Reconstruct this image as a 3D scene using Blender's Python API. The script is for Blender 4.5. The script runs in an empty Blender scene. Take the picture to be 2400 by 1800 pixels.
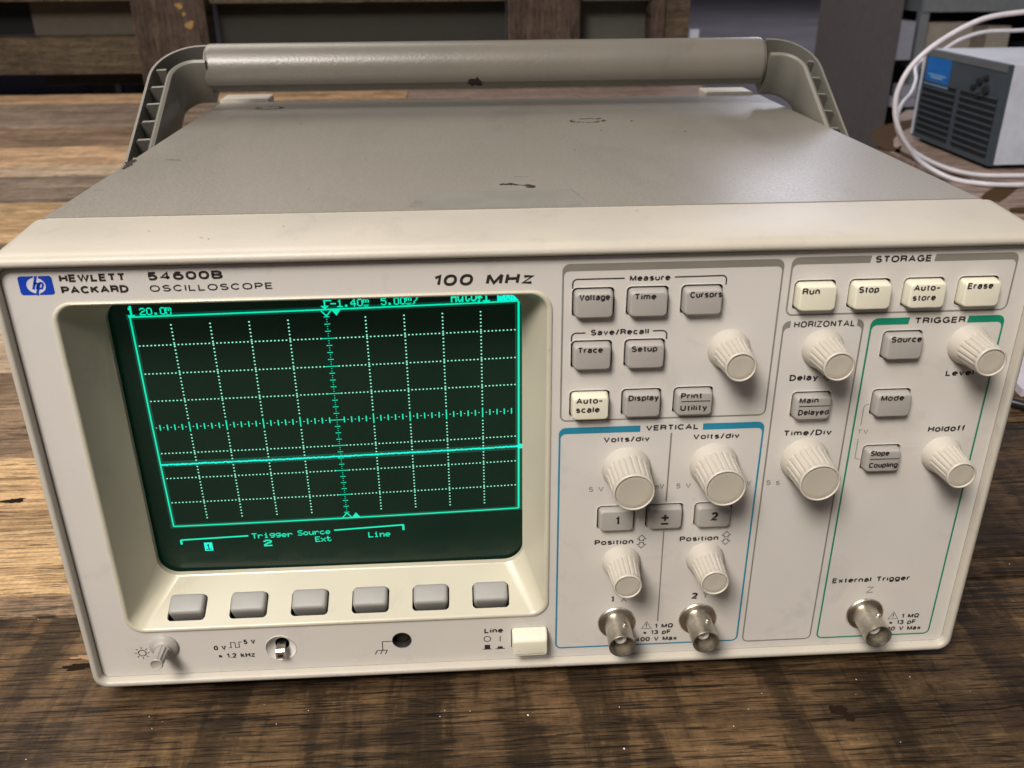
import bpy, math, random
from mathutils import Vector, Matrix
from mathutils.geometry import tessellate_polygon

random.seed(7)
S = 0.001                      # every length below is written in millimetres
sc = bpy.context.scene
col = sc.collection

# ------------------------------------------------------------------ camera
cam_d = bpy.data.cameras.new('camera')
cam = bpy.data.objects.new('camera', cam_d); col.objects.link(cam)
cam.location = (-20.82*S, -260.88*S, 243.8*S)
cam.rotation_euler = (math.radians(64.52), math.radians(0.37), math.radians(-3.26))
cam_d.sensor_width = 36.0
cam_d.lens = 2132.5/2400*36.0
cam_d.clip_start = 0.01; cam_d.clip_end = 60
cam_d.dof.use_dof = True
cam_d.dof.focus_distance = 0.335
cam_d.dof.aperture_fstop = 24.0
sc.camera = cam
sc.render.resolution_x, sc.render.resolution_y = 1024, 768

# ------------------------------------------------------------------ world and lamps
w = bpy.data.worlds.new('World'); sc.world = w; w.use_nodes = True
w.node_tree.nodes['Background'].inputs[0].default_value = (0.80, 0.80, 0.86, 1)
w.node_tree.nodes['Background'].inputs[1].default_value = 0.11

def area(name, loc, target, size, power, color, size_y=None):
    d = bpy.data.lights.new(name, 'AREA'); d.energy = power; d.color = color
    d.shape = 'RECTANGLE'; d.size = size; d.size_y = size_y or size
    o = bpy.data.objects.new(name, d); col.objects.link(o)
    o.location = loc
    o.rotation_euler = (Vector(target) - Vector(loc)).to_track_quat('-Z', 'Y').to_euler()
    return o
area('room_or_fill_lamp', (-0.68, -1.2, 1.55), (0, 0, 0.1), 0.6, 49, (1.0, 0.92, 0.82))
area('room_or_fill_lamp', (-0.75, -0.75, 1.95), (0, 0, 0.1), 1.0, 19, (1.0, 0.93, 0.88))
area('room_or_fill_lamp', (1.35, -0.75, 2.0), (0.1, 0, 0.1), 0.5, 2.4, (1.0, 0.90, 0.88))
area('room_or_fill_lamp', (-1.1, 1.9, 2.2), (-0.6, 1.1, 0), 1.8, 38, (1.0, 0.90, 0.80))  # added fill so the far planks come out brighter
area('room_or_fill_lamp', (1.05, 2.65, 0.78), (0.12, 0.1, 0.17), 0.3, 1.9, (0.84, 0.84, 1.0), 0.3)
area('room_or_fill_lamp', (2.6, 5.0, 3.2), (2.2, 5.4, -0.8), 2.0, 18, (0.90, 0.86, 1.0))  # added lamp, brightens the nearer part of the concrete floor
area('room_or_fill_lamp', (6.0, 13.0, 4.5), (6.0, 13.2, -0.8), 4.0, 190, (0.90, 0.87, 1.0))  # also an added lamp, lifts the more distant floor

sc.view_settings.view_transform = 'Standard'
sc.view_settings.look = 'None'
sc.view_settings.exposure = 0.0
sc.view_settings.gamma = 1.0
sc.cycles.max_bounces = 8
sc.cycles.use_denoising = True

# ------------------------------------------------------------------ materials
def nmat(name):
    m = bpy.data.materials.new(name); m.use_nodes = True
    nt = m.node_tree; b = nt.nodes['Principled BSDF']
    return m, nt, b
def mapping(nt, scale=(1, 1, 1), rot=(0, 0, 0), loc=(0, 0, 0), kind='Object'):
    tc = nt.nodes.new('ShaderNodeTexCoord'); mp = nt.nodes.new('ShaderNodeMapping')
    mp.inputs['Scale'].default_value = scale; mp.inputs['Rotation'].default_value = rot
    mp.inputs['Location'].default_value = loc
    nt.links.new(tc.outputs[kind], mp.inputs['Vector'])
    return mp.outputs['Vector']
def noise(nt, vec, scale, detail=4, rough=0.55, dist=0.0):
    n = nt.nodes.new('ShaderNodeTexNoise'); n.inputs['Scale'].default_value = scale
    n.inputs['Detail'].default_value = detail; n.inputs['Roughness'].default_value = rough
    n.inputs['Distortion'].default_value = dist
    nt.links.new(vec, n.inputs['Vector']); return n.outputs['Fac']
def ramp(nt, fac, stops):
    r = nt.nodes.new('ShaderNodeValToRGB'); e = r.color_ramp.elements
    while len(e) < len(stops): e.new(0.5)
    for i, (p, c) in enumerate(stops):
        e[i].position = p; e[i].color = (c, c, c, 1) if isinstance(c, (int, float)) else (*c, 1)
    nt.links.new(fac, r.inputs['Fac']); return r.outputs['Color']
def mixc(nt, a, b, fac, mode='MIX'):
    m = nt.nodes.new('ShaderNodeMix'); m.data_type = 'RGBA'; m.blend_type = mode
    for sock, v in ((m.inputs['Factor'], fac), (m.inputs['A'], a), (m.inputs['B'], b)):
        pass
    def put(idx, v):
        s = m.inputs[idx]
        if hasattr(v, 'links') or hasattr(v, 'is_linked'): nt.links.new(v, s)
        elif isinstance(v, (int, float)): s.default_value = v
        else: s.default_value = (*v, 1)
    put(0, fac); put(6, a); put(7, b)
    return m.outputs[2]
def bump(nt, b, height, strength, dist):
    n = nt.nodes.new('ShaderNodeBump'); n.inputs['Strength'].default_value = strength
    n.inputs['Distance'].default_value = dist
    nt.links.new(height, n.inputs['Height']); nt.links.new(n.outputs['Normal'], b.inputs['Normal'])
    return n

def plastic(name, c, rough=0.45, tex=900, strength=0.25, dist=0.00012, spec=0.5, var=0.05):
    m, nt, b = nmat(name)
    v = mapping(nt)
    f = noise(nt, v, 26, 3)
    c1 = tuple(x*(1-var) for x in c); c2 = tuple(min(1, x*(1+var)) for x in c)
    base = ramp(nt, f, [(0.3, c1), (0.7, c2)])
    age = ramp(nt, noise(nt, v, 7, 4, 0.6), [(0.35, (1.0, 1.0, 1.0)), (0.65, (1.0, 0.965, 0.90))])
    base = mixc(nt, base, age, 0.7, 'MULTIPLY')
    smudge = ramp(nt, noise(nt, v, 48, 6, 0.72, 0.7), [(0.30, 0.80), (0.44, 1.0)])
    base = mixc(nt, base, smudge, 0.5, 'MULTIPLY')
    speck = ramp(nt, noise(nt, v, 420, 2), [(0.22, 0.55), (0.27, 1.0)])
    nt.links.new(mixc(nt, base, speck, 0.35, 'MULTIPLY'), b.inputs['Base Color'])
    b.inputs['Roughness'].default_value = rough
    b.inputs['Specular IOR Level'].default_value = spec
    bump(nt, b, noise(nt, v, tex, 2), strength, dist)
    return m
def flat(name, c, rough=0.5, spec=0.5, metal=0.0):
    m, nt, b = nmat(name)
    v = mapping(nt)
    f = noise(nt, v, 60, 2)
    c1 = tuple(x*0.93 for x in c); c2 = tuple(min(1, x*1.07) for x in c)
    nt.links.new(ramp(nt, f, [(0.3, c1), (0.7, c2)]), b.inputs['Base Color'])
    b.inputs['Roughness'].default_value = rough; b.inputs['Metallic'].default_value = metal
    b.inputs['Specular IOR Level'].default_value = spec
    return m
def emit(name, c, s):
    m, nt, b = nmat(name)
    b.inputs['Base Color'].default_value = (0.01, 0.02, 0.015, 1)
    b.inputs['Emission Color'].default_value = (*c, 1)
    b.inputs['Emission Strength'].default_value = s
    return m

M = {}
M['frame'] = plastic('cream_moulded_plastic', (0.465, 0.44, 0.39), 0.42, 1100, 0.35, 0.00015)
M['panel'] = plastic('grey_panel_plastic', (0.575, 0.56, 0.54), 0.50, 1500, 0.18, 0.0001, var=0.025)
M['surround'] = plastic('cream_screen_surround', (0.515, 0.495, 0.405), 0.27, 1500, 0.10, 0.00008)
M['key_grey'] = plastic('grey_key_plastic', (0.36, 0.345, 0.33), 0.48, 1500, 0.12, 0.00008)
M['key_soft'] = plastic('grey_softkey_plastic', (0.30, 0.30, 0.295), 0.5, 1500, 0.15, 0.00008)
M['key_cream'] = plastic('cream_key_plastic', (0.70, 0.685, 0.575), 0.42, 1500, 0.10, 0.00008)
M['knob'] = plastic('knob_plastic', (0.50, 0.475, 0.43), 0.40, 1500, 0.12, 0.00008)
M['knob_cap'] = plastic('knob_cap_plastic', (0.42, 0.395, 0.345), 0.55, 1800, 0.5, 0.00012)
M['handle'] = plastic('grey_handle_plastic', (0.145, 0.134, 0.118), 0.33, 700, 0.6, 0.00016, 0.5)
M['handle_arm'] = plastic('grey_arm_plastic', (0.155, 0.15, 0.135), 0.42, 900, 0.25, 0.00012)
M['chassis'] = flat('black_chassis', (0.012, 0.011, 0.010), 0.6)
M['ink'] = flat('black_ink', (0.022, 0.018, 0.018), 0.45)
M['ink_grey'] = flat('grey_ink', (0.25, 0.235, 0.215), 0.5)
M['line_grey'] = flat('dark_grey_line_ink', (0.215, 0.20, 0.175), 0.5)
M['line_blue'] = flat('blue_line_ink', (0.015, 0.205, 0.33), 0.45)
M['line_green'] = flat('green_line_ink', (0.005, 0.215, 0.125), 0.45)
M['logo_blue'] = flat('logo_blue_ink', (0.005, 0.045, 0.42), 0.4)
M['logo_white'] = flat('logo_silver_ink', (0.60, 0.60, 0.66), 0.4)
M['white_plastic'] = flat('white_dielectric', (0.62, 0.60, 0.57), 0.4)
M['chip'] = flat('dark_paint_chip', (0.026, 0.021, 0.018), 0.8, 0.2)
M['scuff2'] = flat('faint_scuff', (0.168, 0.157, 0.138), 0.5)
M['scuff'] = flat('grey_scuff', (0.115, 0.105, 0.092), 0.6)
M['residue'] = flat('sticker_residue', (0.197, 0.192, 0.170), 0.42)
M['green'] = emit('green_phosphor', (0.0, 0.86, 0.50), 1.0)
M['green_dot'] = emit('pale_phosphor_dot', (0.34, 1.0, 0.70), 1.0)
M['green_hot'] = emit('hot_phosphor', (0.0, 1.0, 0.76), 1.0)
M['halo'] = emit('phosphor_halation', (0.0, 0.055, 0.030), 1.0)

# painted cover: textured paint whose grain sparkles in the lamps
m, nt, b = nmat('textured_cover_paint'); M['cover'] = m
v = mapping(nt)
base = ramp(nt, noise(nt, v, 9, 5, 0.6), [(0.30, (0.215, 0.202, 0.177)), (0.70, (0.240, 0.226, 0.199))])
smear = ramp(nt, noise(nt, mapping(nt, (1, 0.35, 1), (0, 0, 0.5)), 22, 4, 0.6, 0.6), [(0.33, 0.86), (0.48, 1.0)])
base = mixc(nt, base, smear, 0.6, 'MULTIPLY')
nt.links.new(base, b.inputs['Base Color'])
nt.links.new(ramp(nt, noise(nt, v, 900, 1), [(0.40, 0.31), (0.62, 0.41)]), b.inputs['Roughness'])
b.inputs['Specular IOR Level'].default_value = 0.45
bump(nt, b, noise(nt, v, 1600, 2, 0.6), 0.40, 0.00011)

# nickel of the coaxial sockets
m, nt, b = nmat('worn_nickel'); M['nickel'] = m
v = mapping(nt)
nt.links.new(ramp(nt, noise(nt, v, 160, 5, 0.7), [(0.3, (0.38, 0.345, 0.28)), (0.6, (0.66, 0.62, 0.55))]), b.inputs['Base Color'])
nt.links.new(ramp(nt, noise(nt, v, 240, 4), [(0.3, 0.28), (0.7, 0.48)]), b.inputs['Roughness'])
b.inputs['Metallic'].default_value = 1.0
m, nt, b = nmat('bright_tin'); M['tin'] = m
b.inputs['Base Color'].default_value = (0.85, 0.83, 0.78, 1); b.inputs['Metallic'].default_value = 1; b.inputs['Roughness'].default_value = 0.25

# picture tube face: grey-green phosphor behind glass
m, nt, b = nmat('picture_tube_glass'); M['crt'] = m
v = mapping(nt)
nt.links.new(ramp(nt, noise(nt, v, 30, 3), [(0.3, (0.0055, 0.0145, 0.0095)), (0.7, (0.008, 0.019, 0.013))]), b.inputs['Base Color'])
b.inputs['Roughness'].default_value = 0.24
b.inputs['Specular IOR Level'].default_value = 0.4
b.inputs['Emission Color'].default_value = (0.0, 0.0050, 0.0027, 1); b.inputs['Emission Strength'].default_value = 1

def wood(name, pale, mid, dark, stain=0.5, bands=0.5, seed=0.0, grain=1.0, band_rot=0.12, rough=0.55, axes='XYZ'):
    """rough-sawn board: long grain along X, dark pores, saw bands across, stains"""
    m, nt, b = nmat(name)
    L = (seed*3.1, seed*1.7, 0)
    tc = nt.nodes.new('ShaderNodeTexCoord'); sp_ = nt.nodes.new('ShaderNodeSeparateXYZ'); cb = nt.nodes.new('ShaderNodeCombineXYZ')
    nt.links.new(tc.outputs['Object'], sp_.inputs[0])
    for i_, a_ in enumerate(axes): nt.links.new(sp_.outputs[a_], cb.inputs[i_])      # which way the grain runs
    def mapping(nt, scale=(1, 1, 1), rot=(0, 0, 0), loc=(0, 0, 0)):
        mp = nt.nodes.new('ShaderNodeMapping')
        mp.inputs['Scale'].default_value = scale; mp.inputs['Rotation'].default_value = rot; mp.inputs['Location'].default_value = loc
        nt.links.new(cb.outputs[0], mp.inputs['Vector']); return mp.outputs['Vector']
    def math_(op, x, y):
        n = nt.nodes.new('ShaderNodeMath'); n.operation = op
        for i, q in enumerate((x, y)):
            if isinstance(q, (int, float)): n.inputs[i].default_value = q
            else: nt.links.new(q, n.inputs[i])
        return n.outputs[0]
    broad = noise(nt, mapping(nt, (3.2, 46, 46), loc=L), 1.0, 8, 0.68, 0.8)
    fine = noise(nt, mapping(nt, (9, 620, 620), loc=L), 1.0, 5, 0.62, 0.2)
    c = ramp(nt, math_('ADD', math_('MULTIPLY', broad, 0.86), math_('MULTIPLY', fine, 0.14)), [(0.34, dark), (0.48, mid), (0.63, pale)])
    c = mixc(nt, c, ramp(nt, fine, [(0.32, 0.74), (0.62, 1.14)]), 0.8*grain, 'MULTIPLY')
    # oily stain that sits between the saw marks and breaks up along the grain
    band = noise(nt, mapping(nt, (52, 9, 9), (0, 0, band_rot), L), 1.0, 5, 0.62, 0.3)
    tear = noise(nt, mapping(nt, (30, 480, 480), loc=L), 1.0, 4, 0.65, 0.1)
    q = math_('ADD', math_('MULTIPLY', band, 0.78), math_('MULTIPLY', tear, 0.22))
    c = mixc(nt, c, ramp(nt, q, [(0.440, 0.46), (0.478, 0.62), (0.500, 0.98), (0.62, 1.40)]), bands, 'MULTIPLY')
    st = noise(nt, mapping(nt, (8, 15, 15), (0, 0, 0.25), L), 1.0, 6, 0.6, 0.5)
    q2 = math_('ADD', math_('MULTIPLY', st, 0.75), math_('MULTIPLY', tear, 0.25))
    c = mixc(nt, c, ramp(nt, q2, [(0.44, 0.36), (0.535, 1.0)]), stain, 'MULTIPLY')
    mot = ramp(nt, noise(nt, mapping(nt, (500, 900, 900), loc=L), 1.0, 3, 0.6), [(0.34, 0.80), (0.66, 1.16)])
    c = mixc(nt, c, mot, 0.9, 'MULTIPLY')
    blot = ramp(nt, noise(nt, mapping(nt, (110, 150, 150), loc=L), 1.0, 4, 0.6, 0.4), [(0.36, 0.74), (0.50, 1.0), (0.68, 1.25)])
    c = mixc(nt, c, blot, 0.45+0.4*bands, 'MULTIPLY')
    # narrow drag scratches across the board
    scr = ramp(nt, noise(nt, mapping(nt, (300, 9, 9), (0, 0, band_rot*1.3), L), 1.0, 2, 0.5, 0.1), [(0.30, 0.55), (0.36, 1.0), (0.66, 1.0), (0.72, 1.5)])
    c = mixc(nt, c, scr, bands*0.7, 'MULTIPLY')
    # short dark pores and cracks along the grain
    pore = ramp(nt, noise(nt, mapping(nt, (24, 1000, 1000), loc=L), 1.0, 3, 0.5, 0.05), [(0.36, 0.18), (0.40, 1.0)])
    c = mixc(nt, c, pore, 0.75, 'MULTIPLY')
    crack = ramp(nt, noise(nt, mapping(nt, (5, 300, 300), loc=L), 1.0, 3, 0.45, 0.25), [(0.30, 0.06), (0.325, 1.0)])
    c = mixc(nt, c, crack, 0.9, 'MULTIPLY')
    # hairline grain: thin contour lines of a long stretched noise, broken up along their length
    l1 = ramp(nt, noise(nt, mapping(nt, (4.5, 150, 150), loc=L), 1.0, 4, 0.55, 0.6), [(0.470, 1.0), (0.486, 0.12), (0.494, 0.12), (0.508, 1.0)])
    l2 = ramp(nt, noise(nt, mapping(nt, (7, 230, 230), loc=(L[0]+3, L[1], 0)), 1.0, 3, 0.5, 0.5), [(0.530, 1.0), (0.546, 0.25), (0.552, 0.25), (0.568, 1.0)])
    gate = ramp(nt, noise(nt, mapping(nt, (22, 120, 120), loc=L), 1.0, 3, 0.6, 0.0), [(0.42, 0.0), (0.52, 1.0)])
    line = mixc(nt, (1, 1, 1), mixc(nt, l1, l2, 1.0, 'MULTIPLY'), gate)
    # open pores: short crisp dashes lying along the grain
    for sc_, t0, t1, dk in (((13, 185, 185), 0.055, 0.075, 0.16), ((27, 430, 430), 0.10, 0.135, 0.28), ((9, 95, 95), 0.026, 0.036, 0.10)):
        vr = nt.nodes.new('ShaderNodeTexVoronoi'); vr.voronoi_dimensions = '2D'; vr.inputs['Scale'].default_value = 1.0
        nt.links.new(mapping(nt, sc_, (0, 0, 0.0), (L[0]+sc_[0], L[1], 0)), vr.inputs['Vector'])
        line = mixc(nt, line, ramp(nt, vr.outputs['Distance'], [(t0, dk), (t1, 1.0)]), 1.0, 'MULTIPLY')
    c = mixc(nt, c, line, 0.85, 'MULTIPLY')
    nt.links.new(c, b.inputs['Base Color'])
    nt.links.new(ramp(nt, broad, [(0.3, rough-0.08), (0.7, rough+0.15)]), b.inputs['Roughness'])
    b.inputs['Specular IOR Level'].default_value = 0.22
    h = mixc(nt, mixc(nt, fine, pore, 0.6, 'MULTIPLY'), line, 0.8, 'MULTIPLY')
    bump(nt, b, h, 0.5, 0.0007)
    return m

M['w_dark'] = wood('dark_stained_board', (0.140, 0.086, 0.042), (0.098, 0.058, 0.028), (0.064, 0.038, 0.020), 0.85, 1.0, 1.0, 1.0, 0.20)
M['w_dark2'] = wood('brown_board', (0.122, 0.073, 0.034), (0.078, 0.046, 0.022), (0.044, 0.027, 0.015), 0.8, 0.75, 4.3, 0.9, -0.25)
M['w_tan'] = wood('pale_tan_board', (0.70, 0.48, 0.26), (0.52, 0.34, 0.175), (0.30, 0.18, 0.09), 0.3, 0.12, 2.2)
M['w_mid'] = wood('mid_brown_board', (0.38, 0.265, 0.165), (0.245, 0.16, 0.10), (0.13, 0.085, 0.055), 0.4, 0.2, 5.0)
M['w_grey'] = wood('grey_brown_board', (0.36, 0.275, 0.205), (0.25, 0.185, 0.14), (0.13, 0.095, 0.072), 0.4, 0.2, 6.4)
M['w_pale'] = wood('whitish_board', (0.66, 0.52, 0.38), (0.52, 0.39, 0.265), (0.36, 0.25, 0.16), 0.15, 0.1, 7.7)
M['w_light2'] = wood('honey_board', (0.80, 0.54, 0.32), (0.56, 0.36, 0.21), (0.26, 0.165, 0.10), 0.45, 0.12, 9.1)
M['w_pink'] = wood('pinkish_board', (0.40, 0.30, 0.26), (0.32, 0.235, 0.20), (0.21, 0.15, 0.125), 0.12, 0.06, 11.0, 0.5)
M['w_burn'] = flat('burnt_mark', (0.06, 0.035, 0.018), 0.8, 0.05)
M['crate_brown'] = wood('old_crate_timber', (0.18, 0.132, 0.083), (0.125, 0.092, 0.06), (0.065, 0.048, 0.033), 0.4, 0.1, 13.0, 0.5, axes='XZY')
M['crate_post'] = wood('rust_brown_post', (0.155, 0.108, 0.083), (0.105, 0.072, 0.056), (0.058, 0.041, 0.032), 0.5, 0.2, 15.0, 0.5, axes='ZXY')
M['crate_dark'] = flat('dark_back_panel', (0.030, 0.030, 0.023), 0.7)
M['crate_mid'] = flat('grey_brown_panel', (0.10, 0.082, 0.06), 0.7)  # darker grey-brown of the recessed panel
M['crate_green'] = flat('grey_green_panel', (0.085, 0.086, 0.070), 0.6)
M['black'] = flat('black_void', (0.004, 0.004, 0.005), 0.8)  # near-black: the shade of deep gaps is put into the colour
M['navy'] = flat('navy_plastic', (0.012, 0.013, 0.030), 0.5)
M['grey_strap'] = flat('grey_green_strap', (0.055, 0.062, 0.055), 0.6)
M['ochre'] = flat('ochre_paint_blob', (0.36, 0.22, 0.07), 0.6)
m, nt, b = nmat('smooth_concrete'); M['floor'] = m
v = mapping(nt)
c = ramp(nt, noise(nt, v, 0.9, 6, 0.6), [(0.3, (0.15, 0.138, 0.152)), (0.7, (0.215, 0.198, 0.218))])
c = mixc(nt, c, ramp(nt, noise(nt, v, 4.0, 6, 0.7), [(0.33, 0.7), (0.55, 1.0)]), 0.5, 'MULTIPLY')
nt.links.new(c, b.inputs['Base Color']); b.inputs['Roughness'].default_value = 0.5
M['cart'] = flat('grey_cart_enamel', (0.20, 0.22, 0.24), 0.45)
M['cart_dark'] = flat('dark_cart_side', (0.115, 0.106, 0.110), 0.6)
M['cart_lilac'] = flat('lilac_grey_enamel', (0.33, 0.34, 0.42), 0.5)
M['cardboard'] = flat('beige_card', (0.36, 0.32, 0.28), 0.7)
M['cardboard2'] = flat('brown_card', (0.19, 0.155, 0.13), 0.7)
M['white_box'] = flat('white_enamel', (0.52, 0.56, 0.66), 0.5, 0.3)
M['grille'] = flat('dark_slate_plastic', (0.048, 0.064, 0.084), 0.5, 0.3)
M['grille_lo'] = flat('slate_trim_plastic', (0.105, 0.122, 0.135), 0.45)
M['slot'] = flat('black_slot', (0.006, 0.008, 0.013), 0.6)
M['label_blue'] = flat('bright_blue_label', (0.005, 0.125, 0.46), 0.4)
M['label_pale'] = flat('pale_blue_print', (0.16, 0.33, 0.55), 0.4)
M['cable_white'] = flat('white_cable_jacket', (0.66, 0.65, 0.72), 0.4)
M['cable_black'] = flat('black_cable_jacket', (0.010, 0.010, 0.012), 0.3)
M['paper'] = flat('pale_lavender_paper', (0.48, 0.45, 0.53), 0.6)
M['dust'] = flat('white_dust', (0.75, 0.72, 0.68), 0.8)

# ------------------------------------------------------------------ mesh helpers (mm in, metres out)
WO = {}                                    # world origin of every object, mm
def link(o, parent, origin):
    col.objects.link(o); WO[o.name] = Vector(origin)
    if parent is not None:
        o.parent = parent; o.location = (Vector(origin) - WO[parent.name])*S
    else: o.location = Vector(origin)*S
    return o
def thing(name, label, cat, loc, group=None):
    o = bpy.data.objects.new(name, None); o.empty_display_size = 0.02
    o['label'] = label; o['category'] = cat
    if group: o['group'] = group
    return link(o, None, loc)
def tag(o, label, cat, group=None):
    o['label'] = label; o['category'] = cat
    if group: o['group'] = group
    return o
def mesh(name, vs, fs, mat, smooth=False, org=(0, 0, 0), angle=None):
    org = Vector(org)
    me = bpy.data.meshes.new(name)
    me.from_pydata([tuple((Vector(v)-org)*S) for v in vs], [], fs)
    if isinstance(mat, (list, tuple)):
        for x in mat: me.materials.append(x)
    else: me.materials.append(mat)
    if smooth:
        for p in me.polygons: p.use_smooth = True
        if angle: me.set_sharp_from_angle(angle=math.radians(angle))
    me.update(); return me
def obj(name, vs, fs, mat, parent=None, org=None, smooth=False, angle=None):
    if org is None:
        org = [sum(v[i] for v in vs)/len(vs) for i in range(3)]
    me = mesh(name, vs, fs, mat, smooth, org, angle)
    return link(bpy.data.objects.new(name, me), parent, org)
def inst(name, me, parent, org):
    return link(bpy.data.objects.new(name, me), parent, org)
class MB:
    def __init__(s): s.v = []; s.f = []
    def add(s, vs, fs):
        o = len(s.v); s.v += [tuple(v) for v in vs]; s.f += [tuple(i+o for i in f) for f in fs]
    def box(s, x0, x1, y0, y1, z0, z1):
        s.add([(x0,y0,z0),(x1,y0,z0),(x1,y1,z0),(x0,y1,z0),(x0,y0,z1),(x1,y0,z1),(x1,y1,z1),(x0,y1,z1)],
              [(0,3,2,1),(4,5,6,7),(0,1,5,4),(1,2,6,5),(2,3,7,6),(3,0,4,7)])
    def loops(s, ls, cap0=False, cap1=False, skip=None, closed=True):
        n = len(ls[0]); vs = [p for l in ls for p in l]; fs = []
        for i in range(len(ls)-1):
            for j in range(n if closed else n-1):
                if skip and skip(i, j): continue
                k = (j+1) % n
                fs.append((i*n+j, i*n+k, (i+1)*n+k, (i+1)*n+j))
        if cap0: fs.append(tuple(reversed(range(n))))
        if cap1: fs.append(tuple(range((len(ls)-1)*n, len(ls)*n)))
        s.add(vs, fs)
    def tube(s, pts, r, n=10, caps=True):
        pts = [Vector(p) for p in pts]; ls = []; up = Vector((0, 0, 1)); prev = None
        for i, p in enumerate(pts):
            t = (pts[min(i+1, len(pts)-1)] - pts[max(i-1, 0)]).normalized()
            if prev is None:
                a = t.cross(up if abs(t.z) < 0.9 else Vector((1, 0, 0))).normalized()
            else: a = (prev - t*prev.dot(t)).normalized()
            prev = a; b_ = t.cross(a)
            ls.append([p + a*r*math.cos(q*2*math.pi/n) + b_*r*math.sin(q*2*math.pi/n) for q in range(n)])
        s.loops(ls, caps, caps)
    def obj(s, name, mat, parent=None, org=None, smooth=False, angle=None):
        return obj(name, s.v, s.f, mat, parent, org, smooth, angle)

def rr(x0, x1, z0, z1, r, n=6):
    """rounded rectangle, counter-clockwise seen from -Y; starts at the lower left corner, end of its arc"""
    pts = []
    for cx, cz, a0 in ((x1-r, z0+r, -90), (x1-r, z1-r, 0), (x0+r, z1-r, 90), (x0+r, z0+r, 180)):
        for i in range(n+1):
            a = math.radians(a0 + 90*i/n); pts.append((cx + r*math.cos(a), cz + r*math.sin(a)))
    return pts
def circ(cx, cz, r, n=40, a0=0):
    return [(cx + r*math.cos(a0+2*math.pi*i/n), cz + r*math.sin(a0+2*math.pi*i/n)) for i in range(n)]
def at(pts, y): return [(p[0], y, p[1]) for p in pts]
def orient(pts, ccw=True):
    a = sum(pts[i][0]*pts[(i+1) % len(pts)][1] - pts[(i+1) % len(pts)][0]*pts[i][1] for i in range(len(pts)))
    return pts if (a > 0) == ccw else pts[::-1]
def plate(outer, holes, y0, y1, mb, mp=None, lip=0.0):
    """flat plate with holes between y0 (front) and y1; mp maps (u, v, depth) to 3D"""
    mp = mp or (lambda u, v, d: (u, d, v))
    polys = [orient(outer)] + [orient(h, False) for h in holes]
    flatp = [p for q in polys for p in q]
    tri = tessellate_polygon([[Vector((p[0], p[1], 0)) for p in q] for q in polys])
    def fix(t):
        a, b_, c = (flatp[i] for i in t)
        s_ = (b_[0]-a[0])*(c[1]-a[1]) - (c[0]-a[0])*(b_[1]-a[1])
        return t if s_ > 0 else (t[0], t[2], t[1])
    mb.add([mp(p[0], p[1], y0) for p in flatp], [fix(t) for t in tri])
    for q in polys:
        n = len(q)
        mb.add([mp(p[0], p[1], y0) for p in q] + [mp(p[0], p[1], y1) for p in q],
               [(i, n+i, n+(i+1) % n, (i+1) % n) for i in range(n)])
def poly(pts, y, mb):
    mb.add(at(orient(pts), y), [tuple(range(len(pts)))])
def stroke(pts, wd, y, mb, closed=False):
    """flat ribbon of width wd along a polyline in the XZ plane"""
    n = len(pts); L = []; R_ = []
    for i in range(n):
        p = Vector(pts[i]); a = Vector(pts[i-1]) if (i > 0 or closed) else None
        c = Vector(pts[(i+1) % n]) if (i < n-1 or closed) else None
        d1 = (p-a).normalized() if a is not None else None; d2 = (c-p).normalized() if c is not None else None
        if d1 is None: d1 = d2
        if d2 is None: d2 = d1
        n1 = Vector((-d1.y, d1.x)); n2 = Vector((-d2.y, d2.x)); m_ = (n1+n2).normalized()
        k = wd/2/max(0.66, m_.dot(n1)); L.append(p+m_*k); R_.append(p-m_*k)
    vs = [(q.x, y, q.y) for q in L] + [(q.x, y, q.y) for q in R_]
    fs = [(i, n+i, n+(i+1) % n, (i+1) % n) for i in range(n if closed else n-1)]
    mb.add(vs, fs)
def arc(cx, cz, r, a0, a1, n=6):
    return [(cx+r*math.cos(math.radians(a0+(a1-a0)*i/n)), cz+r*math.sin(math.radians(a0+(a1-a0)*i/n))) for i in range(n+1)]

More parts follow.
